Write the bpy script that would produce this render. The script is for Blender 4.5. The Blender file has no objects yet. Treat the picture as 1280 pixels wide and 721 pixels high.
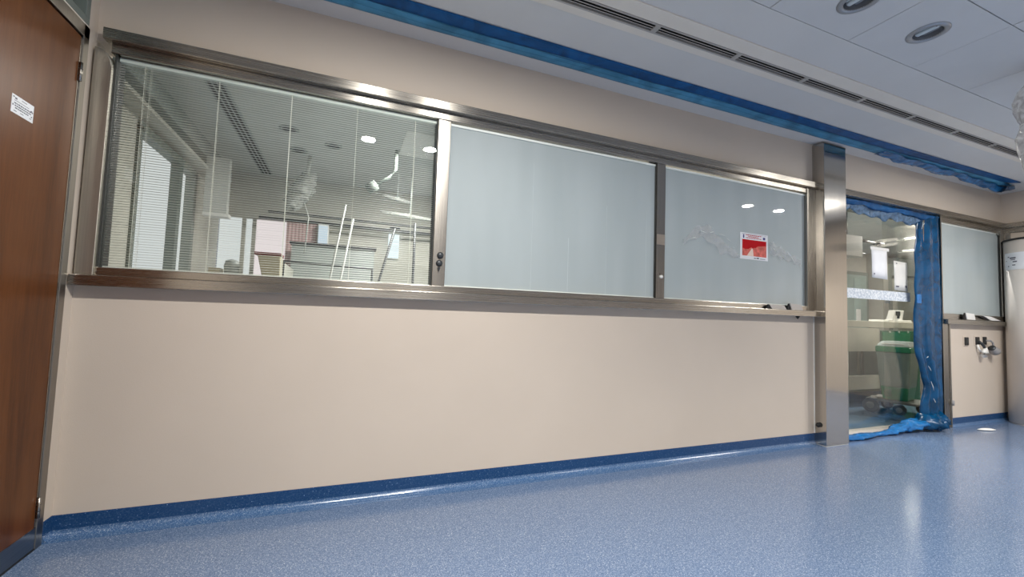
import bpy, bmesh, math, random
from mathutils import Vector, Matrix
random.seed(7)
C = bpy.context.scene.collection
S = bpy.context.scene
PI = math.pi

# ------------------------------------------------------------------ camera
cam_data = bpy.data.cameras.new('camera')
cam_data.sensor_fit = 'HORIZONTAL'; cam_data.sensor_width = 36.0
cam_data.lens = 36.0*529.04/1280.0
cam_data.clip_start = 0.02
cam = bpy.data.objects.new('camera', cam_data); C.objects.link(cam)
yaw, pitch, roll = 0.376549952, 0.0583194533, 0.0339498008
fwd = Vector((math.sin(yaw)*math.cos(pitch), math.cos(yaw)*math.cos(pitch), math.sin(pitch)))
rt0 = Vector((math.cos(yaw), -math.sin(yaw), 0)); up0 = rt0.cross(fwd)
rt = rt0*math.cos(roll)+up0*math.sin(roll); up = up0*math.cos(roll)-rt0*math.sin(roll)
cam.matrix_world = Matrix(((rt.x, up.x, -fwd.x, 0), (rt.y, up.y, -fwd.y, 0), (rt.z, up.z, -fwd.z, 1.0), (0, 0, 0, 1)))
S.camera = cam

# ------------------------------------------------------------------ world and exposure
w = bpy.data.worlds.new('world'); S.world = w; w.use_nodes = True
w.node_tree.nodes['Background'].inputs[0].default_value = (0.8, 0.9, 1.0, 1)
w.node_tree.nodes['Background'].inputs[1].default_value = 0.3
S.view_settings.view_transform = 'Standard'; S.view_settings.look = 'None'
S.view_settings.exposure = -0.08; S.view_settings.gamma = 1.0; S.view_settings.use_curve_mapping = False

# light settings (used by the lamp builders and the panels of the two rooms behind)
FRONT_POWER = 42.0      # downlights whose discs mirror in the glass
REAR_FILL_POWER = 150.0      # added fill downlights behind the camera, none of them seen
ANNEX_POWER = 85.0
CORRIDOR_POWER = 190.0

ZC = 2.55     # ceiling height
XL, XR, YB, YF = -1.09, 6.95, -3.6, 2.40    # inner faces of the room

# ------------------------------------------------------------------ materials
def new_mat(name):
    m = bpy.data.materials.new(name); m.use_nodes = True
    nt = m.node_tree
    return m, nt, nt.nodes['Principled BSDF'], nt.nodes['Material Output']
def setp(b, col=None, rough=None, metal=None, spec=None, coat=None, coatr=None):
    if col is not None: b.inputs['Base Color'].default_value = (*col, 1)
    if rough is not None: b.inputs['Roughness'].default_value = rough
    if metal is not None: b.inputs['Metallic'].default_value = metal
    if spec is not None: b.inputs['Specular IOR Level'].default_value = spec
    if coat is not None: b.inputs['Coat Weight'].default_value = coat
    if coatr is not None: b.inputs['Coat Roughness'].default_value = coatr
def tex(nt, kind, scale, **k):
    t = nt.nodes.new(kind); t.inputs['Scale'].default_value = scale
    for a, v in k.items():
        if a in t.inputs: t.inputs[a].default_value = v
    return t
def coords(nt, sc=(1, 1, 1)):
    c = nt.nodes.new('ShaderNodeTexCoord'); mp = nt.nodes.new('ShaderNodeMapping')
    mp.inputs['Scale'].default_value = sc
    nt.links.new(c.outputs['Object'], mp.inputs['Vector']); return mp.outputs['Vector']
def ramp(nt, src, stops, interp='LINEAR'):
    r = nt.nodes.new('ShaderNodeValToRGB'); r.color_ramp.interpolation = interp
    e = r.color_ramp.elements
    while len(e) < len(stops): e.new(0.5)
    for el, (p, c) in zip(e, stops):
        el.position = p; el.color = (*c, 1) if len(c) == 3 else c
    nt.links.new(src, r.inputs[0]); return r.outputs['Color']
def bump(nt, b, src, strength, dist=0.002):
    n = nt.nodes.new('ShaderNodeBump'); n.inputs['Strength'].default_value = strength
    n.inputs['Distance'].default_value = dist
    nt.links.new(src, n.inputs['Height']); nt.links.new(n.outputs[0], b.inputs['Normal'])
def plain(name, col, rough=0.5, metal=0.0, var=0.06, nscale=6.0, bumpy=0.0, bscale=120, **k):
    """a painted or moulded surface with slight procedural mottling"""
    m, nt, b, o = new_mat(name); setp(b, col, rough, metal, **k)
    v = coords(nt)
    n = tex(nt, 'ShaderNodeTexNoise', nscale, Detail=3.0); nt.links.new(v, n.inputs['Vector'])
    lo = tuple(c*(1-var) for c in col); hi = tuple(min(1, c*(1+var)) for c in col)
    nt.links.new(ramp(nt, n.outputs['Fac'], [(0.3, lo), (0.7, hi)]), b.inputs['Base Color'])
    if bumpy:
        n2 = tex(nt, 'ShaderNodeTexNoise', bscale, Detail=2.0); nt.links.new(v, n2.inputs['Vector'])
        bump(nt, b, n2.outputs['Fac'], bumpy)
    return m
def steel(name, col=(0.40, 0.372, 0.33), rough=0.26, grain=(2, 300, 300), var=0.10, spread=(0, 0, 1), aniso=0.8):
    m, nt, b, o = new_mat(name); setp(b, col, rough, 1.0)
    v = coords(nt, grain)
    n = tex(nt, 'ShaderNodeTexNoise', 1.0, Detail=4.0); nt.links.new(v, n.inputs['Vector'])
    lo = tuple(c*(1-var) for c in col); hi = tuple(c*(1+var) for c in col)
    nt.links.new(ramp(nt, n.outputs['Fac'], [(0.3, lo), (0.7, hi)]), b.inputs['Base Color'])
    mr = nt.nodes.new('ShaderNodeMapRange'); mr.inputs['To Min'].default_value = rough*0.8; mr.inputs['To Max'].default_value = rough*1.25
    nt.links.new(n.outputs['Fac'], mr.inputs['Value']); nt.links.new(mr.outputs[0], b.inputs['Roughness'])
    bump(nt, b, n.outputs['Fac'], 0.012, 0.001)
    tg = nt.nodes.new('ShaderNodeCombineXYZ')      # direction in which the brushed finish smears reflections
    for i_ in range(3): tg.inputs[i_].default_value = spread[i_]
    nt.links.new(tg.outputs[0], b.inputs['Tangent']); b.inputs['Anisotropic'].default_value = aniso
    return m
def glass(name, tint=(0.86, 0.9, 0.88), ior=1.5):
    m, nt, b, o = new_mat(name); nt.nodes.remove(b)
    tr = nt.nodes.new('ShaderNodeBsdfTransparent'); tr.inputs[0].default_value = (*tint, 1)
    gl = nt.nodes.new('ShaderNodeBsdfGlossy'); gl.inputs['Roughness'].default_value = 0.0
    fr = nt.nodes.new('ShaderNodeFresnel'); fr.inputs[0].default_value = ior
    mx = nt.nodes.new('ShaderNodeMixShader')
    ge = nt.nodes.new('ShaderNodeNewGeometry'); mr = nt.nodes.new('ShaderNodeMapRange')   # same reflectance on both faces of the thin pane
    mr.inputs['To Min'].default_value = ior; mr.inputs['To Max'].default_value = 1/ior
    nt.links.new(ge.outputs['Backfacing'], mr.inputs['Value']); nt.links.new(mr.outputs[0], fr.inputs[0])
    nt.links.new(fr.outputs[0], mx.inputs[0]); nt.links.new(tr.outputs[0], mx.inputs[1]); nt.links.new(gl.outputs[0], mx.inputs[2])
    nt.links.new(mx.outputs[0], o.inputs[0]); return m
def film(name, col, alpha, rough=0.25, wr=0.6, wscale=14, spec=0.5):
    """thin coloured plastic film: partly see-through, glossy, wrinkled"""
    m, nt, b, o = new_mat(name); setp(b, col, rough, 0, spec)
    v = coords(nt)
    n = tex(nt, 'ShaderNodeTexNoise', wscale, Detail=4.0, Distortion=1.5); nt.links.new(v, n.inputs['Vector'])
    bump(nt, b, n.outputs['Fac'], wr, 0.02)
    lo = tuple(c*0.72 for c in col); hi = tuple(min(1, c*1.3) for c in col)
    nt.links.new(ramp(nt, n.outputs['Fac'], [(0.35, lo), (0.65, hi)]), b.inputs['Base Color'])
    tr = nt.nodes.new('ShaderNodeBsdfTransparent'); tc = tuple(min(1, 0.35+c*1.1) for c in col); tr.inputs[0].default_value = (*tc, 1)
    mx = nt.nodes.new('ShaderNodeMixShader'); mx.inputs[0].default_value = alpha
    nt.links.new(tr.outputs[0], mx.inputs[1]); nt.links.new(b.outputs[0], mx.inputs[2]); nt.links.new(mx.outputs[0], o.inputs[0])
    return m
def emit(name, col, s):
    m, nt, b, o = new_mat(name); nt.nodes.remove(b)
    e = nt.nodes.new('ShaderNodeEmission'); e.inputs[0].default_value = (*col, 1); e.inputs[1].default_value = s
    nt.links.new(e.outputs[0], o.inputs[0]); return m
def vinyl(name, base, light, dark, rough, spec=0.5, contrast=0.35, dens=0.72):
    """flecked blue vinyl sheet: soft mottling with sparse pale and dark chips"""
    m, nt, b, o = new_mat(name); setp(b, base, rough, 0, spec)
    v = coords(nt)
    n = tex(nt, 'ShaderNodeTexNoise', 190.0, Detail=2.0, Distortion=1.0); nt.links.new(v, n.inputs['Vector'])
    mixc = lambda a, c, t: tuple(x*(1-t)+y*t for x, y in zip(a, c))
    cur = ramp(nt, n.outputs['Fac'], [(0.34, mixc(base, dark, contrast)), (0.5, base), (0.66, mixc(base, light, contrast))])
    for sc, r, col, thr in ((150.0, 0.22, mixc(base, light, 0.8), dens), (130.0, 0.24, mixc(base, dark, 0.75), dens), (75.0, 0.15, light, 0.9)):
        vo = tex(nt, 'ShaderNodeTexVoronoi', sc, Randomness=1.0); nt.links.new(v, vo.inputs['Vector'])
        f = nt.nodes.new('ShaderNodeMath'); f.operation = 'LESS_THAN'; f.inputs[1].default_value = r
        nt.links.new(vo.outputs['Distance'], f.inputs[0])
        sp = nt.nodes.new('ShaderNodeSeparateColor'); nt.links.new(vo.outputs['Color'], sp.inputs[0])
        g = nt.nodes.new('ShaderNodeMath'); g.operation = 'GREATER_THAN'; g.inputs[1].default_value = thr
        nt.links.new(sp.outputs[0], g.inputs[0])
        h = nt.nodes.new('ShaderNodeMath'); h.operation = 'MULTIPLY'
        nt.links.new(f.outputs[0], h.inputs[0]); nt.links.new(g.outputs[0], h.inputs[1])
        mx = nt.nodes.new('ShaderNodeMix'); mx.data_type = 'RGBA'
        nt.links.new(h.outputs[0], mx.inputs[0]); nt.links.new(cur, mx.inputs[6]); mx.inputs[7].default_value = (*col, 1)
        cur = mx.outputs[2]
    nt.links.new(cur, b.inputs['Base Color'])
    n2 = tex(nt, 'ShaderNodeTexNoise', 9.0, Detail=3.0); nt.links.new(v, n2.inputs['Vector'])
    mr = nt.nodes.new('ShaderNodeMapRange'); mr.inputs['To Min'].default_value = rough*0.85; mr.inputs['To Max'].default_value = rough*1.2
    nt.links.new(n2.outputs['Fac'], mr.inputs['Value']); nt.links.new(mr.outputs[0], b.inputs['Roughness'])
    return m
def wood(name):
    m, nt, b, o = new_mat(name); setp(b, (0.2, 0.07, 0.02), 0.32, 0, 0.22)
    v = coords(nt, (1, 6, 0.45))
    n = tex(nt, 'ShaderNodeTexNoise', 2.2, Detail=6.0, Distortion=0.8); nt.links.new(v, n.inputs['Vector'])
    n2 = tex(nt, 'ShaderNodeTexNoise', 26.0, Detail=4.0); nt.links.new(v, n2.inputs['Vector'])
    ad = nt.nodes.new('ShaderNodeMath'); ad.operation = 'MULTIPLY_ADD'; ad.inputs[1].default_value = 0.35
    nt.links.new(n2.outputs['Fac'], ad.inputs[0]); nt.links.new(n.outputs['Fac'], ad.inputs[2])
    nt.links.new(ramp(nt, ad.outputs[0], [(0.45, (0.070, 0.021, 0.005)), (0.65, (0.108, 0.034, 0.008)), (0.9, (0.14, 0.047, 0.012))]), b.inputs['Base Color'])
    return m

M = {}
M['wall'] = plain('beige_wall_paint', (0.60, 0.52, 0.44), 0.5, var=0.02, nscale=2, bumpy=0.12, bscale=160, spec=0.35)
M['ceiling'] = plain('ceiling_paint', (0.66, 0.65, 0.635), 0.8, var=0.02, nscale=3)
M['tile'] = plain('ceiling_tile_paint', (0.62, 0.62, 0.62), 0.75, var=0.02, nscale=5)
M['cream'] = plain('cream_plaster_paint', (0.78, 0.72, 0.64), 0.7, var=0.02)
M['floor'] = vinyl('blue_vinyl_floor', (0.105, 0.165, 0.285), (0.52, 0.58, 0.66), (0.025, 0.055, 0.13), 0.165, 0.8, 0.36, 0.66)
M['skirt'] = vinyl('blue_vinyl_skirting', (0.009, 0.050, 0.15), (0.25, 0.4, 0.62), (0.01, 0.05, 0.18), 0.22, 0.5, 0.12, 0.93)
M['cove'] = vinyl('blue_vinyl_cove', (0.05, 0.12, 0.26), (0.45, 0.54, 0.64), (0.02, 0.06, 0.16), 0.2, 0.6, 0.35, 0.7)
M['steel'] = steel('brushed_steel_long', grain=(2, 260, 260))
M['steel_v'] = steel('brushed_steel_upright', (0.36, 0.335, 0.30), 0.25, grain=(260, 260, 2))
M['steel_pillar'] = steel('brushed_steel_pillar', (0.50, 0.475, 0.44), 0.13, grain=(220, 220, 1.5), var=0.04, spread=(1, 0, 0), aniso=0.8)
M['steel_left'] = steel('satin_steel_jamb', (0.52, 0.49, 0.43), 0.42, grain=(260, 260, 2), aniso=0.3)
M['steel_grey'] = steel('grey_steel_door_frame', (0.30, 0.285, 0.265), 0.34, grain=(200, 200, 3))
M['kick'] = steel('dark_kick_plate_steel', (0.22, 0.25, 0.29), 0.34, grain=(3, 3, 200))
M['wood'] = wood('brown_wood_veneer')
M['glass'] = glass('clear_glass', (0.96, 0.975, 0.965))
M['glass_door'] = glass('clear_door_glass', (0.965, 0.97, 0.955))
M['slat'] = plain('grey_aluminium_slat', (0.84, 0.85, 0.82), 0.35, 0.0, var=0.01, spec=0.6)
M['cord'] = plain('white_cord', (0.85, 0.84, 0.76), 0.6)
M['rail_white'] = plain('white_blind_rail', (0.80, 0.84, 0.80), 0.4)
M['dull_white'] = plain('dull_grey_white_paint', (0.42, 0.43, 0.41), 0.5)
M['dull_wrap'] = film('dull_plastic_wrap', (0.46, 0.47, 0.45), 0.55, 0.25, 0.7, 18, 0.5)
M['black'] = plain('black_rubber', (0.012, 0.012, 0.013), 0.6)
M['gasket'] = plain('dark_glazing_gasket', (0.03, 0.032, 0.03), 0.5)
M['white'] = plain('white_plastic', (0.78, 0.77, 0.74), 0.4)
M['paper'] = plain('white_paper', (0.80, 0.81, 0.84), 0.7)
M['ink'] = plain('grey_ink', (0.10, 0.10, 0.13), 0.7)
M['blue_ink'] = plain('blue_ink', (0.05, 0.05, 0.2), 0.7)
M['red'] = plain('dark_red_print', (0.50, 0.008, 0.014), 0.8, var=0.05, spec=0.1)
M['pink'] = plain('pale_red_print', (0.66, 0.16, 0.13), 0.8, var=0.3, nscale=30, spec=0.1)
M['sky_film'] = film('light_blue_film', (0.075, 0.28, 0.46), 0.96, 0.5, 0.06, 3, 0.2)
M['navy_film'] = film('dark_blue_film', (0.004, 0.085, 0.25), 0.97, 0.45, 0.15, 5, 0.25)
M['flap_film'] = film('mid_blue_plastic_film', (0.02, 0.15, 0.36), 0.9, 0.25, 0.5, 9)
M['blue_film'] = film('blue_plastic_film', (0.001, 0.062, 0.165), 0.80, 0.2, 0.35, 6)
M['blue_film_bright'] = film('bright_blue_plastic_film', (0.006, 0.15, 0.44), 0.85, 0.16, 0.6, 14)
M['clear_film'] = film('clear_wrap_reflection', (0.86, 0.88, 0.88), 0.22, 0.06, 0.5, 30, 1.0)
M['wrap'] = film('milky_plastic_wrap', (0.80, 0.77, 0.76), 0.8, 0.2, 0.7, 18, 0.6)
M['grille'] = plain('grey_grille_aluminium', (0.42, 0.39, 0.36), 0.45)
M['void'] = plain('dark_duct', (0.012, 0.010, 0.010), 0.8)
M['lamp_glass'] = plain('grey_lamp_reflector', (0.38, 0.40, 0.43), 0.2, 0.5)
M['lamp_ring'] = plain('grey_lamp_ring', (0.36, 0.37, 0.39), 0.3, 0.5)
M['lamp_tube'] = plain('white_lamp_tube', (0.55, 0.60, 0.62), 0.3)
M['lit'] = emit('lit_lamp_disc', (1.0, 0.97, 0.92), 40.0)
M['white_col'] = plain('white_enamel_casing', (0.70, 0.65, 0.60), 0.5, var=0.02)
M['green'] = plain('green_bin_plastic', (0.003, 0.23, 0.10), 0.35)
M['green_dark'] = plain('dark_green_plastic', (0.006, 0.12, 0.06), 0.45)
M['liner'] = plain('grey_green_bin_liner', (0.21, 0.28, 0.255), 0.35, bumpy=0.4, bscale=20)
M['lid'] = plain('pale_bin_lid', (0.50, 0.57, 0.56), 0.2)
M['wheel'] = plain('grey_rubber_tyre', (0.035, 0.045, 0.045), 0.5)
M['trolley'] = plain('grey_trolley_deck', (0.20, 0.205, 0.195), 0.45)
M['cabinet'] = plain('beige_cabinet_laminate', (0.56, 0.54, 0.46), 0.4)
M['annex_wall'] = plain('annex_wall_paint', (0.50, 0.49, 0.44), 0.6)
M['annex_grey'] = plain('annex_grey_paint', (0.30, 0.33, 0.32), 0.5)
M['annex_ceiling'] = plain('annex_ceiling_paint', (0.52, 0.53, 0.51), 0.7)
M['pink_wall'] = plain('pink_curtain_cloth', (0.62, 0.42, 0.42), 0.7)
M['mint'] = plain('mint_green_door_paint', (0.27, 0.35, 0.32), 0.4)
M['grey_green'] = plain('grey_green_metal', (0.17, 0.20, 0.18), 0.5)
M['corridor_wall'] = plain('corridor_wall_paint', (0.44, 0.42, 0.37), 0.6)
M['corridor_floor'] = vinyl('corridor_vinyl_floor', (0.12, 0.19, 0.27), (0.4, 0.5, 0.6), (0.08, 0.12, 0.2), 0.2)
M['bin_beige'] = plain('beige_box_plastic', (0.48, 0.43, 0.31), 0.45)
M['dark_red'] = plain('dark_red_plastic', (0.20, 0.03, 0.035), 0.4)
M['dark'] = plain('dark_grey_metal', (0.05, 0.055, 0.06), 0.4, 0.4)
M['cap_grey'] = plain('grey_plastic_cap', (0.28, 0.27, 0.27), 0.4)
M['daylight'] = emit('daylit_window_pane', (0.93, 0.97, 0.97), 0.8)
M['daylight_pink'] = emit('daylit_pink_pane', (1.0, 0.88, 0.90), 0.95)
M['monitor_light'] = emit('lit_strip', (0.75, 0.88, 1.0), 0.9)
M['annex_panel'] = emit('lit_ceiling_panel', (1.0, 0.97, 0.9), 3.0)

def frosted():
    m, nt, b, o = new_mat('frosted_grey_blue_pane'); setp(b, (0.44, 0.49, 0.50), 0.6, 0, 0.3, 1.0, 0.015)
    v = coords(nt, (3.0, 1, 0.5))
    n = tex(nt, 'ShaderNodeTexNoise', 1.6, Detail=2.0); nt.links.new(v, n.inputs['Vector'])
    nt.links.new(ramp(nt, n.outputs['Fac'], [(0.3, (0.40, 0.455, 0.465)), (0.7, (0.455, 0.51, 0.52))]), b.inputs['Base Color'])
    tl = nt.nodes.new('ShaderNodeBsdfTranslucent'); tl.inputs[0].default_value = (0.75, 0.83, 0.85, 1)
    mx = nt.nodes.new('ShaderNodeMixShader'); mx.inputs[0].default_value = 0.12
    nt.links.new(b.outputs[0], mx.inputs[1]); nt.links.new(tl.outputs[0], mx.inputs[2]); nt.links.new(mx.outputs[0], o.inputs[0])
    return m
M['frosted'] = frosted()
def band_mat():
    m, nt, b, o = new_mat('speckled_frosted_band'); setp(b, (0.6, 0.65, 0.7), 0.6)
    v = coords(nt)
    n = tex(nt, 'ShaderNodeTexNoise', 60.0, Detail=3.0); nt.links.new(v, n.inputs['Vector'])
    nt.links.new(ramp(nt, n.outputs['Fac'], [(0.42, (0.50, 0.56, 0.64)), (0.62, (0.80, 0.83, 0.86))]), b.inputs['Base Color'])
    return m
M['band'] = band_mat()
M['seam'] = plain('pale_film_seam', (0.52, 0.58, 0.59), 0.5)

# ------------------------------------------------------------------ mesh helpers
class MB:
    """collects shapes and links them as one mesh object"""
    def __init__(s): s.bm = bmesh.new()
    def box(s, x0, x1, y0, y1, z0, z1):
        vs = [s.bm.verts.new(p) for p in ((x0,y0,z0),(x1,y0,z0),(x1,y1,z0),(x0,y1,z0),(x0,y0,z1),(x1,y0,z1),(x1,y1,z1),(x0,y1,z1))]
        for f in ((0,3,2,1),(4,5,6,7),(0,1,5,4),(1,2,6,5),(2,3,7,6),(3,0,4,7)): s.bm.faces.new([vs[i] for i in f])
        return s
    def quadstrip(s, rows, closed=False):
        R = [[s.bm.verts.new(p) for p in r] for r in rows]
        for a, b in zip(R, R[1:]):
            n = len(a)
            for i in range(n if closed else n-1):
                s.bm.faces.new((a[i], a[(i+1) % n], b[(i+1) % n], b[i]))
        return R
    def tube(s, pts, r, seg=8, cap=True):
        pts = [Vector(p) for p in pts]; rows = []
        rr = r if isinstance(r, (list, tuple)) else [r]*len(pts)
        for i, p in enumerate(pts):
            d = (pts[min(i+1, len(pts)-1)]-pts[max(i-1, 0)]).normalized()
            a = d.cross(Vector((0, 0, 1)) if abs(d.z) < 0.9 else Vector((1, 0, 0))).normalized(); b = d.cross(a)
            rows.append([p+rr[i]*(a*math.cos(2*PI*k/seg)+b*math.sin(2*PI*k/seg)) for k in range(seg)])
        R = s.quadstrip(rows, True)
        if cap: s.bm.faces.new(R[0][::-1]); s.bm.faces.new(R[-1])
        return s
    def lathe(s, c, prof, seg=32, cap=True, axis='Z'):
        rows = []
        for r, h in prof:
            row = []
            for k in range(seg):
                a, b = r*math.cos(2*PI*k/seg), r*math.sin(2*PI*k/seg)
                row.append((c[0]+a, c[1]+b, c[2]+h) if axis == 'Z' else (c[0]+a, c[1]+h, c[2]+b) if axis == 'Y' else (c[0]+h, c[1]+a, c[2]+b))
            rows.append(row)
        R = s.quadstrip(rows, True)
        if cap: s.bm.faces.new(R[0][::-1]); s.bm.faces.new(R[-1])
        return s
    def prism(s, poly, axis, a0, a1):
        """poly in the two other axes, extruded along axis from a0 to a1"""
        def P(u, v, t): return {'X': (t, u, v), 'Y': (u, t, v), 'Z': (u, v, t)}[axis]
        A = [s.bm.verts.new(P(u, v, a0)) for u, v in poly]; B = [s.bm.verts.new(P(u, v, a1)) for u, v in poly]
        s.bm.faces.new(A[::-1]); s.bm.faces.new(B)
        for i in range(len(A)):
            j = (i+1) % len(A); s.bm.faces.new((A[i], A[j], B[j], B[i]))
        return s
    def build(s, name, mat, parent=None, bevel=0.0, smooth=False, solid=0.0):
        bmesh.ops.recalc_face_normals(s.bm, faces=s.bm.faces)
        me = bpy.data.meshes.new(name); s.bm.to_mesh(me); s.bm.free()
        me.materials.append(mat)
        if smooth:
            for p in me.polygons: p.use_smooth = True
        o = bpy.data.objects.new(name, me); C.objects.link(o)
        if parent is not None:
            o.parent = parent
            o.matrix_parent_inverse = Matrix.Translation(-world_loc(parent))
        if solid:
            k = o.modifiers.new('thickness', 'SOLIDIFY'); k.thickness = solid
        if bevel:
            k = o.modifiers.new('bevel', 'BEVEL'); k.width = bevel; k.segments = 2; k.limit_method = 'ANGLE'
        return o
def world_loc(o):
    v = Vector(o.location)
    if o.parent: v = v + world_loc(o.parent) + o.matrix_parent_inverse.translation
    return v
def tag(o, label, cat, group=None, kind=None):
    if label: o['label'] = label
    if cat: o['category'] = cat
    if group: o['group'] = group
    if kind: o['kind'] = kind
    return o
def empty(name, loc=(0, 0, 0)):
    o = bpy.data.objects.new(name, None); C.objects.link(o); o.location = loc; o.empty_display_size = 0.1; return o
def thing(name, label, cat, loc=(0, 0, 0), group=None): return tag(empty(name, loc), label, cat, group)
def struct(o, label, cat): return tag(o, label, cat, kind='structure')
def copy_part(o, parent, dx=(0, 0, 0)):
    c = o.copy(); C.objects.link(c); c.parent = parent; c.location = Vector(o.location)+Vector(dx); return c
def Bx(*a): return MB().box(*a)

# ------------------------------------------------------------------ floor, walls
struct(Bx(XL-0.14, 13.0, YB-0.15, 2.50, -0.1, 0.0).build('floor', M['floor']), 'glossy blue flecked vinyl floor of the room in front', 'floor')
wb = MB()
wb.box(XL, 3.75, 2.40, 2.54, 0.0, 1.105)          # under the long window
wb.box(XL, 3.98, 2.40, 2.54, 2.16, ZC)            # above it
wb.box(3.63, 3.75, 2.40, 2.54, 1.105, 2.16)
wb.box(3.98, XR+0.12, 2.40, 2.54, 2.16, ZC)
wb.box(5.766, XR+0.12, 2.40, 2.54, 0.0, 1.08)
wb.box(6.88, XR+0.12, 2.40, 2.54, 1.08, 2.16)
wall_back = struct(wb.build('wall_back', M['wall']), 'beige painted wall carrying the long steel window band', 'wall')
wl = MB(); wl.box(XL-0.14, XL, 2.335, 2.54, 0, ZC); wl.box(XL-0.14, XL, YB, 1.30, 0, ZC); wl.box(XL-0.14, XL, 1.30, 2.335, 2.50, ZC)
wall_left = struct(wl.build('wall_left', M['wall']), 'narrow beige wall strip between wooden door and window', 'wall')
wall_right = struct(Bx(XR, XR+0.12, YB, 2.40, 0, ZC).build('wall_right', M['wall']), 'short beige wall at the far right corner', 'wall')
struct(Bx(XL-0.14, XR+0.12, YB-0.15, YB, 0, ZC).build('wall_rear', M['wall']), 'beige wall behind the camera', 'wall')

# coved skirting: floor vinyl turned up the wall
def arc(base, sign, r=0.028, n=8):
    """cove from the wall face down on to the floor, seen in section"""
    return [(base+sign*(0.003+r-r*math.sin(PI/2*i/n)), 0.0015+(r-0.002)*(1-math.cos(PI/2*i/n))) for i in range(n+1)]
def cove(name, axis, a0, a1, base, sign, label):
    flat = [(base, 0.0275), (base+sign*0.003, 0.0275), (base+sign*0.003, 0.088), (base, 0.088)]
    o = struct(MB().prism(flat, axis, a0, a1).build(name, M['skirt']), label, 'skirting')
    c = arc(base, sign)+[(base, 0.0275), (base, 0.0), (base+sign*0.06, 0.0), (base+sign*0.06, 0.0012)]
    MB().prism(c, axis, a0, a1).build('floor_cove', M['cove'], o)
    return o
cove('baseboard_back', 'X', XL, 3.7066, 2.40, -1, 'dark blue flecked coved skirting under the long window')
cove('baseboard_right', 'X', 5.765, XR, 2.40, -1, 'dark blue coved skirting under the small right window')
cove('baseboard_left', 'Y', 2.345, 2.40, XL, 1, 'short dark blue skirting return beside the wooden door')

# ------------------------------------------------------------------ ceiling
cl = MB()
Y1, Y2, Y3 = 1.403*1.0098, 1.62*1.0098, 1.826*1.0098
VY0, VY1 = 1.706*1.0098, 1.776*1.0098
cl.box(XL-0.14, XR+0.12, VY1+0.0, 2.54, ZC, ZC+0.03)
cl.box(XL-0.14, XR+0.12, Y1+0.0015, VY0, ZC, ZC+0.03)
cl.box(XL-0.14, XR+0.12, YB-0.15, 2.54, ZC+0.16, ZC+0.2)
cl.box(XL-0.14, XR+0.12, VY0-0.01, VY0, ZC+0.03, ZC+0.16); cl.box(XL-0.14, XR+0.12, VY1, VY1+0.01, ZC+0.03, ZC+0.16)
cl.box(XL-0.14, XL-0.12, YB-0.15, 2.54, ZC+0.0, ZC+0.16); cl.box(XR+0.1, XR+0.12, YB-0.15, 2.54, ZC+0.0, ZC+0.16)
cl.box(XL-0.14, XR+0.12, YB-0.15, YB-0.13, ZC+0.0, ZC+0.16)
ceiling = struct(cl.build('ceiling', M['ceiling']), 'grey white suspended ceiling with square edged panels', 'ceiling')
Bx(XL, XR, VY1+0.0, Y3, ZC-0.008, ZC).build('plaster_strip', M['cream'], ceiling, bevel=0.002)
Bx(XL, XR, Y2, VY0, ZC-0.008, ZC).build('plaster_strip', M['cream'], ceiling, bevel=0.002)

# ceiling panels: 0.61 m by 0.41 m
TX = [2.486-0.6055*k for k in range(6, 0, -1)]+[2.486+0.6055*k for k in range(0, 8)]
TY = [Y1-0.412*k for k in range(0, 13)]
def downlight_at(ix, iy): return (TX[ix]+TX[ix+1])/2, (TY[iy]+TY[iy+1])/2
def tile_mesh(w, d, hole):
    """one panel; hole = centre of the lamp cut-out, or None"""
    bm = bmesh.new(); g = 0.0022; t = 0.012
    x0, x1, y0, y1 = -w/2+g, w/2-g, -d/2+g, d/2-g
    if hole is None:
        m = MB(); m.box(x0, x1, y0, y1, 0, t); bm.free(); bm = m.bm
    else:
        hx, hy = hole
        corner = [math.atan2(b-hy, a-hx) % (2*PI) for a, b in ((x0, y0), (x1, y0), (x1, y1), (x0, y1))]
        angs = sorted([2*PI*(k+0.5)/28 for k in range(28)]+corner); n = len(angs); rings = []
        for z in (0, t):
            inn = []; out = []
            for a in angs:
                c, s_ = math.cos(a), math.sin(a)
                inn.append(bm.verts.new((hx+0.083*c, hy+0.083*s_, z)))
                qx = ((x1-hx)/c if c > 0 else (x0-hx)/c) if abs(c) > 1e-6 else 9
                qy = ((y1-hy)/s_ if s_ > 0 else (y0-hy)/s_) if abs(s_) > 1e-6 else 9
                q = min(qx, qy); out.append(bm.verts.new((hx+q*c, hy+q*s_, z)))
            rings.append((inn, out))
        (i0, o0), (i1, o1) = rings
        for k in range(n):
            j = (k+1) % n
            bm.faces.new((i0[k], i0[j], o0[j], o0[k])); bm.faces.new((i1[k], o1[k], o1[j], i1[j]))
            bm.faces.new((o0[k], o0[j], o1[j], o1[k])); bm.faces.new((i0[k], i1[k], i1[j], i0[j]))
    bmesh.ops.recalc_face_normals(bm, faces=bm.faces)
    me = bpy.data.meshes.new('ceiling_tile'); bm.to_mesh(me); bm.free(); me.materials.append(M['tile']); return me
w_t, d_t = 0.6055, 0.412
me_plain, me_hole = tile_mesh(w_t, d_t, None), tile_mesh(w_t, d_t, (0, 0))
def idx(x, y):
    ix = max(i for i in range(len(TX)) if TX[i] <= x+1e-6); iy = max(i for i in range(len(TY)) if TY[i] >= y-1e-6)
    return ix, iy
off_lamps = [(2.218, 1.212), (2.785, 1.206)]
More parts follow.
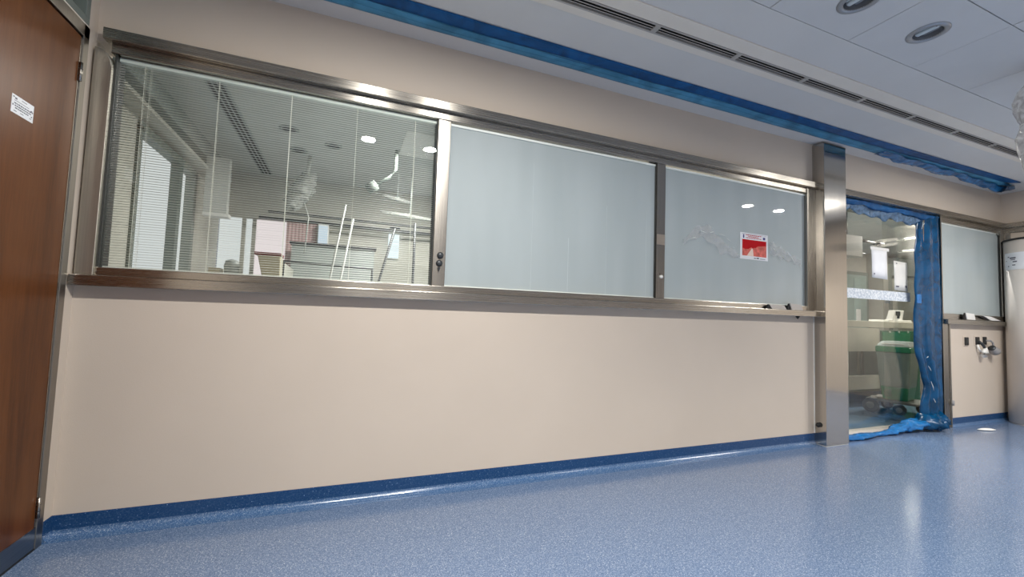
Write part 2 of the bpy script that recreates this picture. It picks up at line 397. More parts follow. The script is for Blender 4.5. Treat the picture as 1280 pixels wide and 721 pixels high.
# pairs that are lit, as they mirror in the window glass
lit_front = [(0.13, 0.79), (0.69, 0.80), (4.95, 0.76), (5.53, 0.77)]
rear = [(0.98, -0.63), (3.40, -0.63), (5.82, -0.63), (0.98, -2.28), (3.40, -2.28), (5.82, -2.28)]  # unseen lamps added to fill the room with light
def snap(x, y):
    i, j = idx(x, y); return (TX[i]+w_t/2, TY[j]-d_t/2)
holes = {}
lampspots = []
for kind, L in (('off', off_lamps), ('front', lit_front), ('rear', rear)):
    for x, y in L:
        h = snap(x, y)
        if kind != 'rear': h = (x, y)
        holes[idx(*h)] = h; lampspots.append((kind, h))
for i in range(len(TX)-1):
    for j in range(len(TY)-1):
        cx, cy = TX[i]+w_t/2, TY[j]-d_t/2
        if cx-w_t/2 > XR or cx+w_t/2 < XL: continue
        hole = (i, j) in holes
        o = bpy.data.objects.new('ceiling_tile', me_hole if hole else me_plain); C.objects.link(o)
        px, py = cx, cy
        if hole and holes[(i, j)] != (cx, cy):
            hx, hy = holes[(i, j)]; o.data = tile_mesh(w_t, d_t, (hx-cx, hy-cy))   # a panel cut where its lamp sits
        o.parent = ceiling
        o.location = (px, py, ZC+random.uniform(-0.0006, 0.0012))
        o.rotation_euler = (random.uniform(-.0012, .0012), random.uniform(-.0012, .0012), 0)

# linear slot diffuser
vent = thing('slot_diffuser', 'long grey slot air diffuser set in the cream ceiling strip', 'air vent', (3.0, VY0, ZC))
XS = 1.13*1.0; pitchx = 0.60
zb = ZC-0.011
MB().box(XL, XR, VY0, VY0+0.011, zb, ZC+0.001).box(XL, XR, VY1-0.011, VY1, zb, ZC+0.001).build('frame', M['grille'], vent, bevel=0.001)
MB().box(XL, XR, VY0+0.002, VY1-0.002, ZC+0.045, ZC+0.05).box(XL, XR, VY0+0.002, VY0+0.0105, ZC+0.001, ZC+0.045).box(XL, XR, VY1-0.0105, VY1-0.002, ZC+0.001, ZC+0.045).build('duct_lining', M['void'], vent)
gap = (VY1-VY0-0.022)
for k in range(2):
    yb = VY0+0.011+gap*(k+1)/3
    Bx(XL, XR, yb-0.0022, yb+0.0022, zb+0.001, zb+0.0035).build('blade', M['grille'], vent)
xc = 0.885
xs = []
while xc > XL: xc -= 0.585
x = xc+0.585
while x < XR:
    Bx(x-0.016, x+0.016, VY0+0.011, VY1-0.011, zb, zb+0.006).build('end_bar', M['grille'], vent); x += 0.585

# ------------------------------------------------------------------ downlights
def downlight(x, y, kind, label, group=None):
    t = thing('downlight', label, 'ceiling light', (x, y, ZC), group)
    MB().lathe((x, y, ZC), [(0.060, -0.001), (0.062, -0.006), (0.074, -0.008), (0.088, -0.003), (0.088, 0.0), (0.060, 0.0)], 40, cap=False).build('ring', M['lamp_ring'], t, smooth=True)
    if kind == 'off':
        MB().lathe((x, y, ZC), [(0.066, 0.002), (0.064, 0.03), (0.052, 0.08), (0.0005, 0.095)], 32, cap=False).build('reflector', M['lamp_glass'], t, smooth=True)
        MB().lathe((x, y, ZC), [(0.067, 0.001), (0.0675, -0.004), (0.061, -0.004), (0.0605, 0.001)], 32, cap=False).build('inner_ring', M['gasket'], t, smooth=True)
        m = MB()
        m.box(x-0.046, x-0.022, y-0.02, y+0.045, ZC+0.012, ZC+0.028).box(x-0.016, x+0.012, y-0.052, y+0.05, ZC+0.006, ZC+0.026)
        m.build('fluorescent_tube', M['lamp_tube'], t, bevel=0.006)
        Bx(x+0.017, x+0.04, y-0.04, y+0.035, ZC+0.014, ZC+0.034).build('tube_holder', M['lamp_glass'], t, bevel=0.004)
        Bx(x-0.052, x-0.030, y-0.058, y-0.048, ZC-0.006, ZC+0.004).build('spring_clip', M['black'], t)
    elif kind == 'front':
        MB().lathe((x, y, ZC), [(0.062, 0.0), (0.0005, 0.002)], 32, cap=False).build('diffuser', M['lit'], t, smooth=True)
        ld = bpy.data.lights.new('downlight_lamp', 'AREA'); ld.shape = 'DISK'; ld.size = 0.12; ld.energy = FRONT_POWER; ld.color = (1.0, 0.975, 0.925)
        lo = bpy.data.objects.new('lamp', ld); C.objects.link(lo); lo.parent = t; lo.location = (0, 0, -0.012)
    else:
        MB().lathe((x, y, ZC), [(0.066, 0.002), (0.060, 0.10), (0.0005, 0.101)], 32, cap=False).build('reflector', M['lamp_ring'], t, smooth=True)
        ld = bpy.data.lights.new('downlight_lamp', 'SPOT'); ld.spot_size = math.radians(128); ld.spot_blend = 0.5; ld.shadow_soft_size = 0.05
        ld.energy = REAR_FILL_POWER; ld.color = (1.0, 0.975, 0.925)
        lo = bpy.data.objects.new('lamp', ld); C.objects.link(lo); lo.parent = t; lo.location = (0, 0, -0.07)
names = {0: 'round unlit recessed downlight cut by the top edge of the picture', 1: 'round unlit recessed downlight nearest the right edge, fully in view'}
n_off = 0; n_front = -1
for kind, (x, y) in lampspots:
    if kind == 'off':
        downlight(off_lamps[n_off][0], off_lamps[n_off][1], 'off', names[n_off], 'unlit downlights in the ceiling panels'); n_off += 1
    elif kind == 'front':
        n_front += 1
        downlight(x, y, 'front', ['first', 'second', 'third', 'last'][n_front]+' lit downlight from the left, above the picture, mirrored in the window glass', 'lit downlights outside the view')
    else:
        downlight(x, y, 'rear', '%s added fill downlight of the %s row behind the camera' % ({0.98: 'left', 3.40: 'middle', 5.82: 'right'}[min((0.98, 3.40, 5.82), key=lambda a: abs(a-x))], 'nearer' if y > -1.5 else 'rear'), 'downlights behind the camera')

# ------------------------------------------------------------------ blue film along the ceiling
def film_strip():
    t = thing('ceiling_film_strip', 'long strip of blue plastic film taped along the ceiling above the window', 'plastic film', (2.5, 2.2, ZC))
    N = 260; x0, x1 = XL+0.01, 6.50
    A, B = 2.095, 2.275; mid = 2.172
    rows_d, rows_l = [], []
    for i in range(N+1):
        x = x0+(x1-x0)*i/N
        wv = 0.006*math.sin(x*1.7)
        sag = 0.0
        if x > 4.55:
            s = (x-4.55)/(6.5-4.55)
            sag = 0.02*s
        end = 1-max(0, (x-6.3)/0.2)**2*0.9
        m = mid+wv+0.01*math.sin(x*0.9)
        d = []; 
        for k in range(5):
            q = k/4; yy = A+wv*0.4+(m-A)*q*end
            d.append((x, yy, ZC-0.004-0.008*q-0.0008*math.sin(x*11+k*2)))
        rows_d.append(d)
        l = []
        for k in range(7):
            q = k/6; yy = m+(B-m)*q*end-0.35*sag*q
            l.append((x, yy, ZC-0.006-0.004*math.sin(PI*q)-sag*math.sin(PI*min(1, q*0.8+0.1))-0.0006*math.sin(x*9+k*3)))
        rows_l.append(l)
    a = MB(); a.quadstrip(rows_d); o = a.build('double_film_layer', M['navy_film'], t, smooth=True, solid=0.001); o['label'] = 'darker double layer of blue film'
    b = MB(); b.quadstrip(rows_l); o = b.build('single_film_layer', M['sky_film'], t, smooth=True, solid=0.001); o['label'] = 'lighter single layer of blue film'
    # fold lines pressed along the strip
    for off, r in ((0.002, 0.0022), (0.045, 0.0015)):
        pts = [(x0+(x1-x0)*i/120, mid+0.008*math.sin((x0+(x1-x0)*i/120)*2.1)+off+0.006*math.sin(i*0.31), ZC-0.017) for i in range(0, 100)]
        MB().tube(pts, r, 5).build('fold', M['sky_film'], t, smooth=True)
    # loose lobes hanging from the right part of the strip
    rows = []
    for i in range(121):
        x = 4.35+(6.46-4.35)*i/120; s = i/120
        lobe = (0.02+0.03*s)*(0.35+abs(math.sin(PI*(x-4.35)/0.62))**0.7)
        if s > 0.8: lobe += 0.04*math.sin(PI*(s-0.8)/0.2)
        if s < 0.15: lobe *= s/0.15
        row = []
        for k in range(8):
            q = k/7; row.append((x+0.004*math.sin(k+i*0.3), 2.19+0.085*q+0.008*math.sin(i*0.4+k)-0.03*q*s, ZC-0.014-lobe*math.sin(PI*(0.1+0.62*q))-0.004*math.sin(i*0.7+k*1.3)*q))
        rows.append(row)
    c = MB(); c.quadstrip(rows); c.build('hanging_flap', M['flap_film'], t, smooth=True, solid=0.0008)
    # the torn end hanging down
    rows = []
    for i in range(9):
        s = i/8; row = []
        for k in range(13):
            a_ = 2*PI*k/12
            rr = 0.055*(1-0.55*s)*(1+0.25*math.sin(3*a_+i))
            row.append((6.36+0.24*s, 2.19+rr*math.cos(a_), ZC-0.055+0.03*s+rr*0.8*math.sin(a_)))
        rows.append(row)
    c = MB(); c.quadstrip(rows); c.build('bunched_end', M['blue_film'], t, smooth=True)
film_strip()

# ------------------------------------------------------------------ long steel window
win = struct(empty('window_1', (1.3, 2.4, 1.1)), 'long brushed steel window band with one clear and two frosted panes', 'window')
XW0, XW1 = -1.045, 3.7066
def rail_profile(x0, x1, name, yf, z0, z1, yb=2.405):
    return Bx(x0, x1, yf, yb, z0, z1).build(name, M['steel'], win, bevel=0.003)
rail_profile(-1.048, XW1, 'top_rail', 2.345, 2.149, 2.199)
rail_profile(-1.03, XW1, 'head_frame', 2.382, 2.106, 2.149, 2.46)
rail_profile(-1.086, XW1, 'sill', 2.342, 1.056, 1.1035)
rail_profile(-1.07, XW1, 'bottom_frame', 2.380, 1.1035, 1.141, 2.46)
# bull-nosed left jamb
jm = MB()
poly = [(-1.080, 1.1035), (-1.016, 1.1035), (-1.016, 2.03)]
for i in range(8):
    a = PI/2*i/7; poly.append((-1.080+0.064*math.cos(a), 2.03+0.085*math.sin(a)))
jm.prism(poly, 'Y', 2.366, 2.46); jm.build('jamb', M['steel_left'], win, bevel=0.003)
Bx(-1.016, -1.009, 2.39, 2.47, 1.141, 2.106).build('gasket', M['gasket'], win)
Bx(3.600, XW1, 2.375, 2.46, 1.1035, 2.149).build('jamb', M['steel_v'], win, bevel=0.002)
mull = [(0.455, 0.527), (2.028, 2.103)]
for a, b in mull: Bx(a, b, 2.385, 2.47, 1.141, 2.106).build('mullion', M['steel_v'], win, bevel=0.002)
for a in (0.449, 2.020): Bx(a, a+0.007, 2.395, 2.47, 1.141, 2.106).build('gasket', M['gasket'], win)
YG = 2.402
# panes
Bx(-1.009, 0.449, YG, YG+0.005, 1.141, 2.106).build('glass_pane', M['glass'], win)['label'] = 'clear glass pane with an open slatted blind behind'
for (a, b) in ((0.527, 2.020), (2.103, 3.600)):
    Bx(a, b, YG, YG+0.006, 1.145, 2.098).build('frosted_pane', M['frosted'], win)['label'] = 'frosted grey blue pane'
    Bx(a, b, YG-0.006, YG-0.0005, 2.084, 2.097).build('white_head_strip', M['rail_white'], win)
    Bx(a, b, YG-0.004, YG-0.0005, 1.1415, 1.147).build('white_head_strip', M['rail_white'], win)
for x in (1.07, 1.62, 1.95): Bx(x, x+0.0025, YG-0.001, YG-0.0002, 1.15, 1.75+0.2*(x < 1.5)).build('film_seam', M['seam'], win)
for x in (1.33,): Bx(x, x+0.004, YG-0.001, YG-0.0002, 1.15, 1.5).build('film_seam', M['seam'], win)
# the blind behind the clear pane
bl = Bx(-1.008, 0.448, 2.412, 2.434, 2.086, 2.104).build('blind_head_rail', M['rail_white'], win)
NS = 78; pitch_s = (2.076-1.150)/NS
sm = MB(); w2 = 0.00625; rows = []
for k in range(5):
    q = -1+2*k/4; rows.append([(-1.0075, q*w2, 0.0012*(1-q*q)), (0.4475, q*w2, 0.0012*(1-q*q))])
sm.quadstrip(rows); s0 = sm.build('slat', M['slat'], bl, smooth=True, solid=0.0003)
me_slat = s0.data
base_inv = s0.matrix_parent_inverse.copy()
for i in range(NS+1):
    o = s0 if i == 0 else s0.copy()
    if i: C.objects.link(o)
    o.location = (0, 2.424, 1.150+pitch_s*i)
    o.rotation_euler = (math.radians(6+random.uniform(-1.5, 1.5)), 0, 0)
def x_at(u, v, y=2.46): return None
for x, hw in ((-0.915, 0.0008), (-0.893, 0.0004), (-0.623, 0.0009), (-0.305, 0.0013), (0.015, 0.0009), (0.328, 0.0011)):
    for dy in (-0.0068, 0.0068):
        zt = 2.087; zb_ = 1.143
        Bx(x-hw, x+hw, 2.424+dy-0.0005, 2.424+dy+0.0005, zb_, zt).build('ladder_cord', M['cord'], bl)
Bx(-1.008, 0.447, 2.418, 2.432, 1.1415, 1.147).build('bottom_bar', M['slat'], bl)
# locks on the mullions
for z, dx in ((1.315, 0.004), (1.270, 0.0)):
    MB().lathe((0.492+dx, 2.385, z), [(0.0185, 0.0), (0.0185, -0.006), (0.012, -0.012), (0.0005, -0.013)], 20, axis='Y').build('lock_escutcheon', M['dark'], win, smooth=True)
MB().prism([(0.484, 1.246), (0.498, 1.246), (0.493, 1.225), (0.488, 1.225)], 'Y', 2.372, 2.385).build('lock_tail', M['dark'], win)
Bx(2.030, 2.101, 2.3835, 2.386, 1.52, 1.595).build('joint_plate', steel('pale_steel_plate', (0.62, 0.54, 0.45), 0.3), win)
MB().lathe((2.068, 2.385, 1.292), [(0.012, 0.0), (0.012, -0.012), (0.006, -0.018), (0.0005, -0.019)], 16, axis='Y').build('lock_button', M['white'], win, smooth=True)
Bx(2.061, 2.064, 2.3835, 2.386, 1.305, 1.32).build('lock_slot', M['dark'], win)

# ------------------------------------------------------------------ pillar
pil = thing('steel_pillar', 'square brushed steel clad pillar between the window and the glazed doorway', 'pillar', (3.85, 2.4, 0))
Bx(3.7066, 3.992, 2.302, 2.56, 0.006, ZC-0.012).build('cladding', M['steel_pillar'], pil, bevel=0.002)
Bx(3.71, 3.99, 2.306, 2.56, 0.0, 0.006).build('base_sealant', M['white'], pil)
Bx(3.7025, 3.7085, 2.392, 2.40, 0.09, 1.055).build('edge_trim', M['white'], pil)
st = MB(); st.lathe((3.7066, 2.36, 0.165), [(0.017, 0.002), (0.020, -0.012), (0.010, -0.03), (0.0005, -0.033)], 16, axis='X')
tag(st.build('door_stop', M['black'], smooth=True), 'small black rubber door stop low on the steel pillar', 'door stop', None)

# ------------------------------------------------------------------ left door
door = struct(empty('door_1', (XL, 1.8, 0)), 'brown wood veneer door in a grey steel frame', 'door')
XD = XL-0.001
fr = MB(); fr.box(XL-0.10, XL+0.004, 2.298, 2.338, 0, 2.17).box(XL-0.10, XL+0.004, 1.30, 2.338, 2.115, 2.168)
fr.box(XL-0.10, XL+0.004, 1.26, 1.30, 0, 2.168)
fr.build('door_frame', M['steel_grey'], door, bevel=0.002)
leaf = Bx(XL-0.04, XD, 1.305, 2.288, 0.008, 2.106).build('door_leaf', M['wood'], door)
Bx(XL-0.02, XD+0.0015, 2.288, 2.2985, 0.09, 2.10).build('edge_strip', M['steel_v'], door)
Bx(XD-0.001, XD+0.0022, 1.305, 2.300, 0.004, 0.088).build('kick_plate', M['kick'], door)
Bx(XL-0.03, XD+0.0045, 1.30, 2.338, -0.0, 0.006).build('bottom_seal', M['black'], door)
for z in (1.955, 0.165):
    h = MB().lathe((XL+0.006, 2.293, z-0.04), [(0.0065, 0), (0.0065, 0.08)], 12).build('hinge', M['steel_v'], door, smooth=True)
    for q in (-0.013, 0.013): MB().lathe((XL+0.006, 2.293, z+q-0.001), [(0.0072, 0), (0.0072, 0.002)], 12).build('knuckle_joint', M['gasket'], h)
# handle out of the frame at the left
MB().lathe((XD+0.001, 1.38, 1.05), [(0.026, 0.0), (0.026, 0.008), (0.01, 0.012), (0.01, 0.045)], 20, axis='X').tube([(XD+0.045, 1.38, 1.05), (XD+0.045, 1.50, 1.05)], 0.009, 10).build('door_handle', M['steel_v'], door, smooth=True)
# transom light over the door
tr_ = MB(); tr_.box(XL-0.08, XL+0.002, 1.30, 2.333, 2.178, 2.208).box(XL-0.08, XL+0.002, 2.303, 2.333, 2.208, 2.50).box(XL-0.08, XL+0.002, 1.30, 2.333, 2.47, 2.50)
tr_.build('transom_frame', M['grey_green'], door, bevel=0.002)
Bx(XL-0.05, XL-0.044, 1.30, 2.303, 2.208, 2.47).build('transom_glass', M['glass'], door)
Bx(XL-0.14, XL-0.10, 1.28, 2.333, 2.168, 2.178).build('transom_bed', M['cream'], door)
Bx(XL-0.10, XL-0.0, 1.30, 2.336, 2.168, 2.178).build('transom_bed', M['cream'], door)
Bx(XL-0.142, XL-0.138, 1.26, 2.336, 0, 2.50).build('door_backing', M['annex_grey'], door)
# notice on the door
nt_ = thing('door_notice', 'small white printed notice stuck on the brown wooden door', 'notice', (XD, 2.0, 1.62))
Bx(XD, XD+0.0012, 1.946, 2.055, 1.631, 1.694).build('notice_sheet', M['paper'], nt_)
def inkbars(parent, bars, place, mat):
    for (a0, a1, z0, z1) in bars: place(a0, a1, z0, z1).build('printed_line', mat, parent)
bars = []
yy = 1.954
bars += [(1.950, 1.957, 1.684, 1.688), (1.960, 1.970, 1.680, 1.686), (1.993, 2.018, 1.685, 1.687), (1.958, 2.030, 1.6745, 1.676), (2.040, 2.048, 1.668, 1.672), (1.950, 1.955, 1.655, 1.661)]
for r_i, z in enumerate((1.664, 1.656, 1.648)):
    y = 1.958+0.003*r_i
    while y < 2.046-0.008*r_i:
        l = random.uniform(0.004, 0.011); bars.append((y, y+l, z, z+0.0042)); y += l+0.0025
bars += [(1.958, 1.972, 1.638, 1.6405), (1.990, 2.006, 1.6395, 1.6415), (2.043, 2.049, 1.648, 1.652), (2.036, 2.046, 1.641, 1.643)]
inkbars(nt_, bars, lambda a0, a1, z0, z1: Bx(XD+0.0011, XD+0.0015, a0, a1, z0, z1), M['ink'])

# ------------------------------------------------------------------ red sign on pane three, reflected plastic around it built as crumpled film
yg = YG-0.0005
sg = thing('red_notice', 'white framed notice with a red picture taped on the frosted pane', 'sign', (3.02, yg, 1.49))
X0, X1, Z0, Z1 = 2.855, 3.160, 1.487, 1.697
Bx(X0, X1, yg-0.0018, yg, Z0, Z1).build('notice_sheet', M['paper'], sg)
Bx(X0+0.022, X1-0.018, yg-0.0024, yg-0.0017, Z0+0.028, Z1-0.053).build('red_picture', M['red'], sg)
hill = [(X0+0.022, Z0+0.028), (X1-0.018, Z0+0.028), (X1-0.018, Z0+0.12), (X0+0.19, Z0+0.110), (X0+0.165, Z0+0.095), (X0+0.145, Z0+0.095), (X0+0.135, Z0+0.088), (X0+0.12, Z0+0.098), (X0+0.09, Z0+0.082), (X0+0.05, Z0+0.080), (X0+0.022, Z0+0.088)]
MB().prism(hill, 'Y', yg-0.0029, yg-0.0022).build('pale_foreground', M['pink'], sg)
MB().prism([(X0+0.07, Z0+0.028), (X0+0.145, Z0+0.028), (X0+0.135, Z0+0.086), (X0+0.125, Z0+0.09)], 'Y', yg-0.0033, yg-0.0028).build('pale_path', plain('cream_print', (0.8, 0.6, 0.5), 0.5), sg)
Bx(X0+0.03, X0+0.043, yg-0.0024, yg-0.0017, Z1-0.044, Z1-0.014).build('emblem', M['blue_ink'], sg)
Bx(X1-0.055, X1-0.03, yg-0.0024, yg-0.0017, Z1-0.042, Z1-0.022).build('emblem', M['blue_ink'], sg)
bars = []
for z, a, b in ((Z1-0.020, X0+0.06, X1-0.07), (Z1-0.031, X0+0.085, X1-0.10), (Z1-0.042, X0+0.06, X1-0.075)):
    x = a
    while x < b:
        l = random.uniform(0.006, 0.02); bars.append((x, min(b, x+l), z, z+0.006)); x += l+0.005
inkbars(sg, bars, lambda a0, a1, z0, z1: Bx(a0, a1, yg-0.0024, yg-0.0017, z0, z1), M['red'])
bars = [(X0+0.02, X1-0.02, Z1-0.0095, Z1-0.0078), (X0+0.15, X0+0.17, Z0+0.010, Z0+0.017), (X0+0.178, X0+0.205, Z0+0.010, Z0+0.020), (X0+0.215, X1-0.03, Z0+0.010, Z0+0.014)]
inkbars(sg, bars, lambda a0, a1, z0, z1: Bx(a0, a1, yg-0.0024, yg-0.0017, z0, z1), M['ink'])

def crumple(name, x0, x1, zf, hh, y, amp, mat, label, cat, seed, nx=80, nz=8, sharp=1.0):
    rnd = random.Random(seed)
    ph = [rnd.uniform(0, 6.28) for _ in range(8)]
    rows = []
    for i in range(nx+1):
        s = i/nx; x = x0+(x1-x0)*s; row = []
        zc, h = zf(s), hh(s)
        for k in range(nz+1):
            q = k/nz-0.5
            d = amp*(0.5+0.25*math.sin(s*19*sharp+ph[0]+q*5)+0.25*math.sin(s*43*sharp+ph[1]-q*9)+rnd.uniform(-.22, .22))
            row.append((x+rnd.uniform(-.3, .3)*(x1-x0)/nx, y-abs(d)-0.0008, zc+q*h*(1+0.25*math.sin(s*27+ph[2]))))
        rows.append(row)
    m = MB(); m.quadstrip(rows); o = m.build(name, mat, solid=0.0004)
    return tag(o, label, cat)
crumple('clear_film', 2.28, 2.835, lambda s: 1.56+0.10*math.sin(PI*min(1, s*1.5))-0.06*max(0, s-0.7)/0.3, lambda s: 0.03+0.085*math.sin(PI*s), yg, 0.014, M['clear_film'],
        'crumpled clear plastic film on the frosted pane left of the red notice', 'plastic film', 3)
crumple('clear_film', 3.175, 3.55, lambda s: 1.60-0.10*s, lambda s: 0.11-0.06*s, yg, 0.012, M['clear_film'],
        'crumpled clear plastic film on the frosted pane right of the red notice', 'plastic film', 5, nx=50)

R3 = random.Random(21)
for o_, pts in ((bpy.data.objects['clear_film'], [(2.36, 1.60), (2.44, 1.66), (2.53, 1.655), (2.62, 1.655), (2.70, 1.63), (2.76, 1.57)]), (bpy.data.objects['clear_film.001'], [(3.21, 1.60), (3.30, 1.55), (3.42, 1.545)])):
    for (a0, b0) in pts:      # white lines painted in as the glints of the reflection
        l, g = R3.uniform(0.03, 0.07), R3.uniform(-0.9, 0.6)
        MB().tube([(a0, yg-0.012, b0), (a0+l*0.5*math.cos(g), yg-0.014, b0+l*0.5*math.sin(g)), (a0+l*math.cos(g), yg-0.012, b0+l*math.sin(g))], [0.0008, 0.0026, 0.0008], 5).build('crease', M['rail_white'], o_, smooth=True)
# ------------------------------------------------------------------ folded sign holders on the sills
def tent(x, y, z, wx, h, spread, label, mat=None, flat=False, tip=0):
    """a bent sheet standing like a small tent, its open end to the left"""
    t = MB()
    f, b = y-spread/2, y+spread/2
    top = (y+tip, z+h)
    t.prism([(f, z), (f+0.0015, z), (top[0], top[1]-0.002), (b-0.0015, z), (b, z), (top[0], top[1])], 'X', x, x+wx)
    return tag(t.build('sign_holder', mat or M['steel'], bevel=0.0004), label, 'sign holder', 'folded metal sign holders on the window sills')
def tent_open(x, z, wx, h, w0, label, mat):
    """bent metal sheet, triangular opening facing the room"""
    t = thing('sign_holder', label, 'sign holder', (x, 2.375, z), 'folded metal sign holders on the window sills')
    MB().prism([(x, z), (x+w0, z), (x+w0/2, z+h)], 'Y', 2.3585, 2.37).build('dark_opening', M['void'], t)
    MB().prism([(x+w0/2, z+h+0.002), (x+w0/2+wx, z+h*0.92), (x+w0+wx*0.98, z), (x+w0, z)], 'Y', 2.352, 2.372).build('folded_plate', mat, t, bevel=0.0006)
    return t
M['pale_steel'] = plain('pale_satin_steel', (0.50, 0.48, 0.46), 0.35, 0.4)
tent_open(3.085, 1.1035, 0.17, 0.034, 0.062, 'folded steel sign holder on the long sill, left of the taller one', M['pale_steel'])
tent_open(3.325, 1.1035, 0.135, 0.050, 0.050, 'taller folded steel sign holder at the right end of the long sill', M['pale_steel'])
tent_open(5.985, 1.095, 0.165, 0.068, 0.05, 'white folded sign holder on the small right sill beside the blue film', M['white'])
M['tent2'] = M['white']
t4 = thing('sign_holder', 'white folded sign holder lying tilted at the right end of the small sill', 'sign holder', (6.4, 2.375, 1.095), 'folded metal sign holders on the window sills')
MB().prism([(6.36, 1.145), (6.52, 1.138), (6.72, 1.097), (6.52, 1.097)], 'Y', 2.352, 2.366).build('folded_plate', M['white'], t4, bevel=0.0006)
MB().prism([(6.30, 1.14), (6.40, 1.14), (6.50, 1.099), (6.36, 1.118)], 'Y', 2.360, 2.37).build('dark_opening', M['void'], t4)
k = MB(); k.lathe((3.47, 2.372, 1.032), [(0.003, 0.0), (0.012, 0.014), (0.017, 0.024)], 12)
tag(k.build('sill_hook', M['black'], smooth=True), 'small black cone shaped stud under the long sill near the pillar', 'hook')

# ------------------------------------------------------------------ window_2 (right), rail over the doorway
win = struct(empty('window_2', (6.3, 2.4, 1.1)), 'small frosted window in a steel frame at the right corner', 'window')
rail_profile(3.992, XR, 'top_rail', 2.345, 2.149, 2.199)
rail_profile(5.66, XR, 'head_frame', 2.382, 2.086, 2.149, 2.46)
rail_profile(5.66, XR, 'sill', 2.345, 1.042, 1.088)
rail_profile(5.66, XR, 'bottom_frame', 2.380, 1.088, 1.148, 2.46)
Bx(5.658, 5.672, 2.385, 2.46, 1.04, 2.149).build('jamb', M['steel_v'], win, bevel=0.002)
Bx(6.865, XR-0.001, 2.380, 2.46, 1.088, 2.149).build('jamb', M['steel_v'], win, bevel=0.002)
Bx(5.672, 6.865, YG, YG+0.006, 1.148, 2.086).build('frosted_pane', M['frosted'], win)['label'] = 'frosted grey blue pane'
Bx(5.672, 6.862, YG-0.005, YG-0.0005, 2.076, 2.086).build('white_head_strip', M['rail_white'], win)
Bx(5.672, 5.680, YG-0.005, YG-0.0005, 1.148, 2.076).build('white_edge_strip', M['rail_white'], win)
MB().tube([(6.858, YG-0.003, 1.15), (6.858, YG-0.003, 2.04), (6.845, YG-0.003, 2.07), (6.82, YG-0.003, 2.08)], 0.006, 6).build('gasket', M['gasket'], win)
rr = struct(Bx(XR-0.055, XR, 0.5, 2.345, 2.149, 2.199).build('trim_1', M['steel'], bevel=0.003), 'steel rail continuing along the right wall', 'rail')
rr2 = struct(Bx(XR-0.02, XR, 0.5, 2.38, 2.095, 2.149).build('trim_2', M['steel'], bevel=0.002), 'lower steel rail on the right wall', 'rail')
rr3 = struct(Bx(XR-0.02, XR, 2.33, 2.38, 1.148, 2.095).build('trim_3', M['steel_v'], bevel=0.002), 'upright steel corner trim beside the small window', 'rail')
# laminate panel below, with its edge post
post = thing('steel_door_post', 'narrow upright steel post between the glazed doorway and beige panel', 'door post', (5.7, 2.4, 0))
Bx(5.65, 5.765, 2.385, 2.56, 0.0, 1.042).build('post', M['steel_v'], post, bevel=0.002)
Bx(5.755, 5.772, 2.378, 2.40, 0.0, 1.042).build('edge_trim', M['steel_v'], post, bevel=0.002)
MB().lathe((5.772, 2.375, 0.24), [(0.012, -0.02), (0.014, 0.0), (0.014, 0.028), (0.006, 0.034)], 12).build('bumper', M['cap_grey'], post, smooth=True)
# outlets
def outlet(x, z, label):
    t = thing('wall_outlet', label, 'outlet', (x, 2.40, z), 'square black wall outlets under the small window')
    Bx(x-0.05, x+0.05, 2.394, 2.40, z-0.05, z+0.05).build('plate', M['wall'], t, bevel=0.002)
    Bx(x-0.037, x+0.037, 2.386, 2.395, z-0.042, z+0.042).build('socket', M['black'], t, bevel=0.008)
    Bx(x-0.020, x+0.020, 2.383, 2.387, z-0.022, z+0.022).build('socket_well', M['gasket'], t, bevel=0.004)
    return t
outlet(6.107, 0.868, 'square black wall outlet with nothing plugged in')
outlet(6.325, 0.873, 'square black wall outlet with a white plug hanging from it')
outlet(6.475, 0.876, 'square black wall outlet with a grey cap hanging from it')
p = thing('hanging_plug', 'white plug with a short dark lead hanging from the middle outlet', 'plug', (6.36, 2.38, 0.8))
MB().tube([(6.325, 2.382, 0.87), (6.345, 2.365, 0.845), (6.375, 2.36, 0.815), (6.39, 2.36, 0.79)], [0.012, 0.014, 0.012, 0.011], 10).build('lead', M['dark'], p, smooth=True)
MB().tube([(6.395, 2.358, 0.80), (6.38, 2.356, 0.75), (6.365, 2.36, 0.72), (6.35, 2.362, 0.70)], [0.016, 0.032, 0.030, 0.010], 12).build('plug_body', M['white'], p, smooth=True)
MB().tube([(6.31, 2.388, 0.835), (6.315, 2.38, 0.79), (6.335, 2.37, 0.765)], 0.011, 8).build('cord_loop', M['white'], p, smooth=True)
p = thing('cup_hose', 'dark hose with a grey cup end hanging from the right outlet', 'hose', (6.53, 2.37, 0.8))  # loose grey cap hanging by a short hose
MB().tube([(6.475, 2.382, 0.878), (6.505, 2.358, 0.880), (6.530, 2.350, 0.858), (6.537, 2.350, 0.83), (6.528, 2.350, 0.80)], 0.009, 10).build('hose', M['cap_grey'], p, smooth=True)
cup = MB(); ax = Vector((0.75, -0.1, -0.55)).normalized(); c0 = Vector((6.510, 2.35, 0.80))
cup.tube([c0, c0+ax*0.02, c0+ax*0.055, c0+ax*0.075], [0.030, 0.036, 0.046, 0.04], 18); cup.build('cup', M['cap_grey'], p, smooth=True)
cup = MB(); cup.tube([c0-ax*0.006, c0+ax*0.001], [0.032, 0.032], 18); cup.build('cup_rim', M['dark'], p, smooth=True)

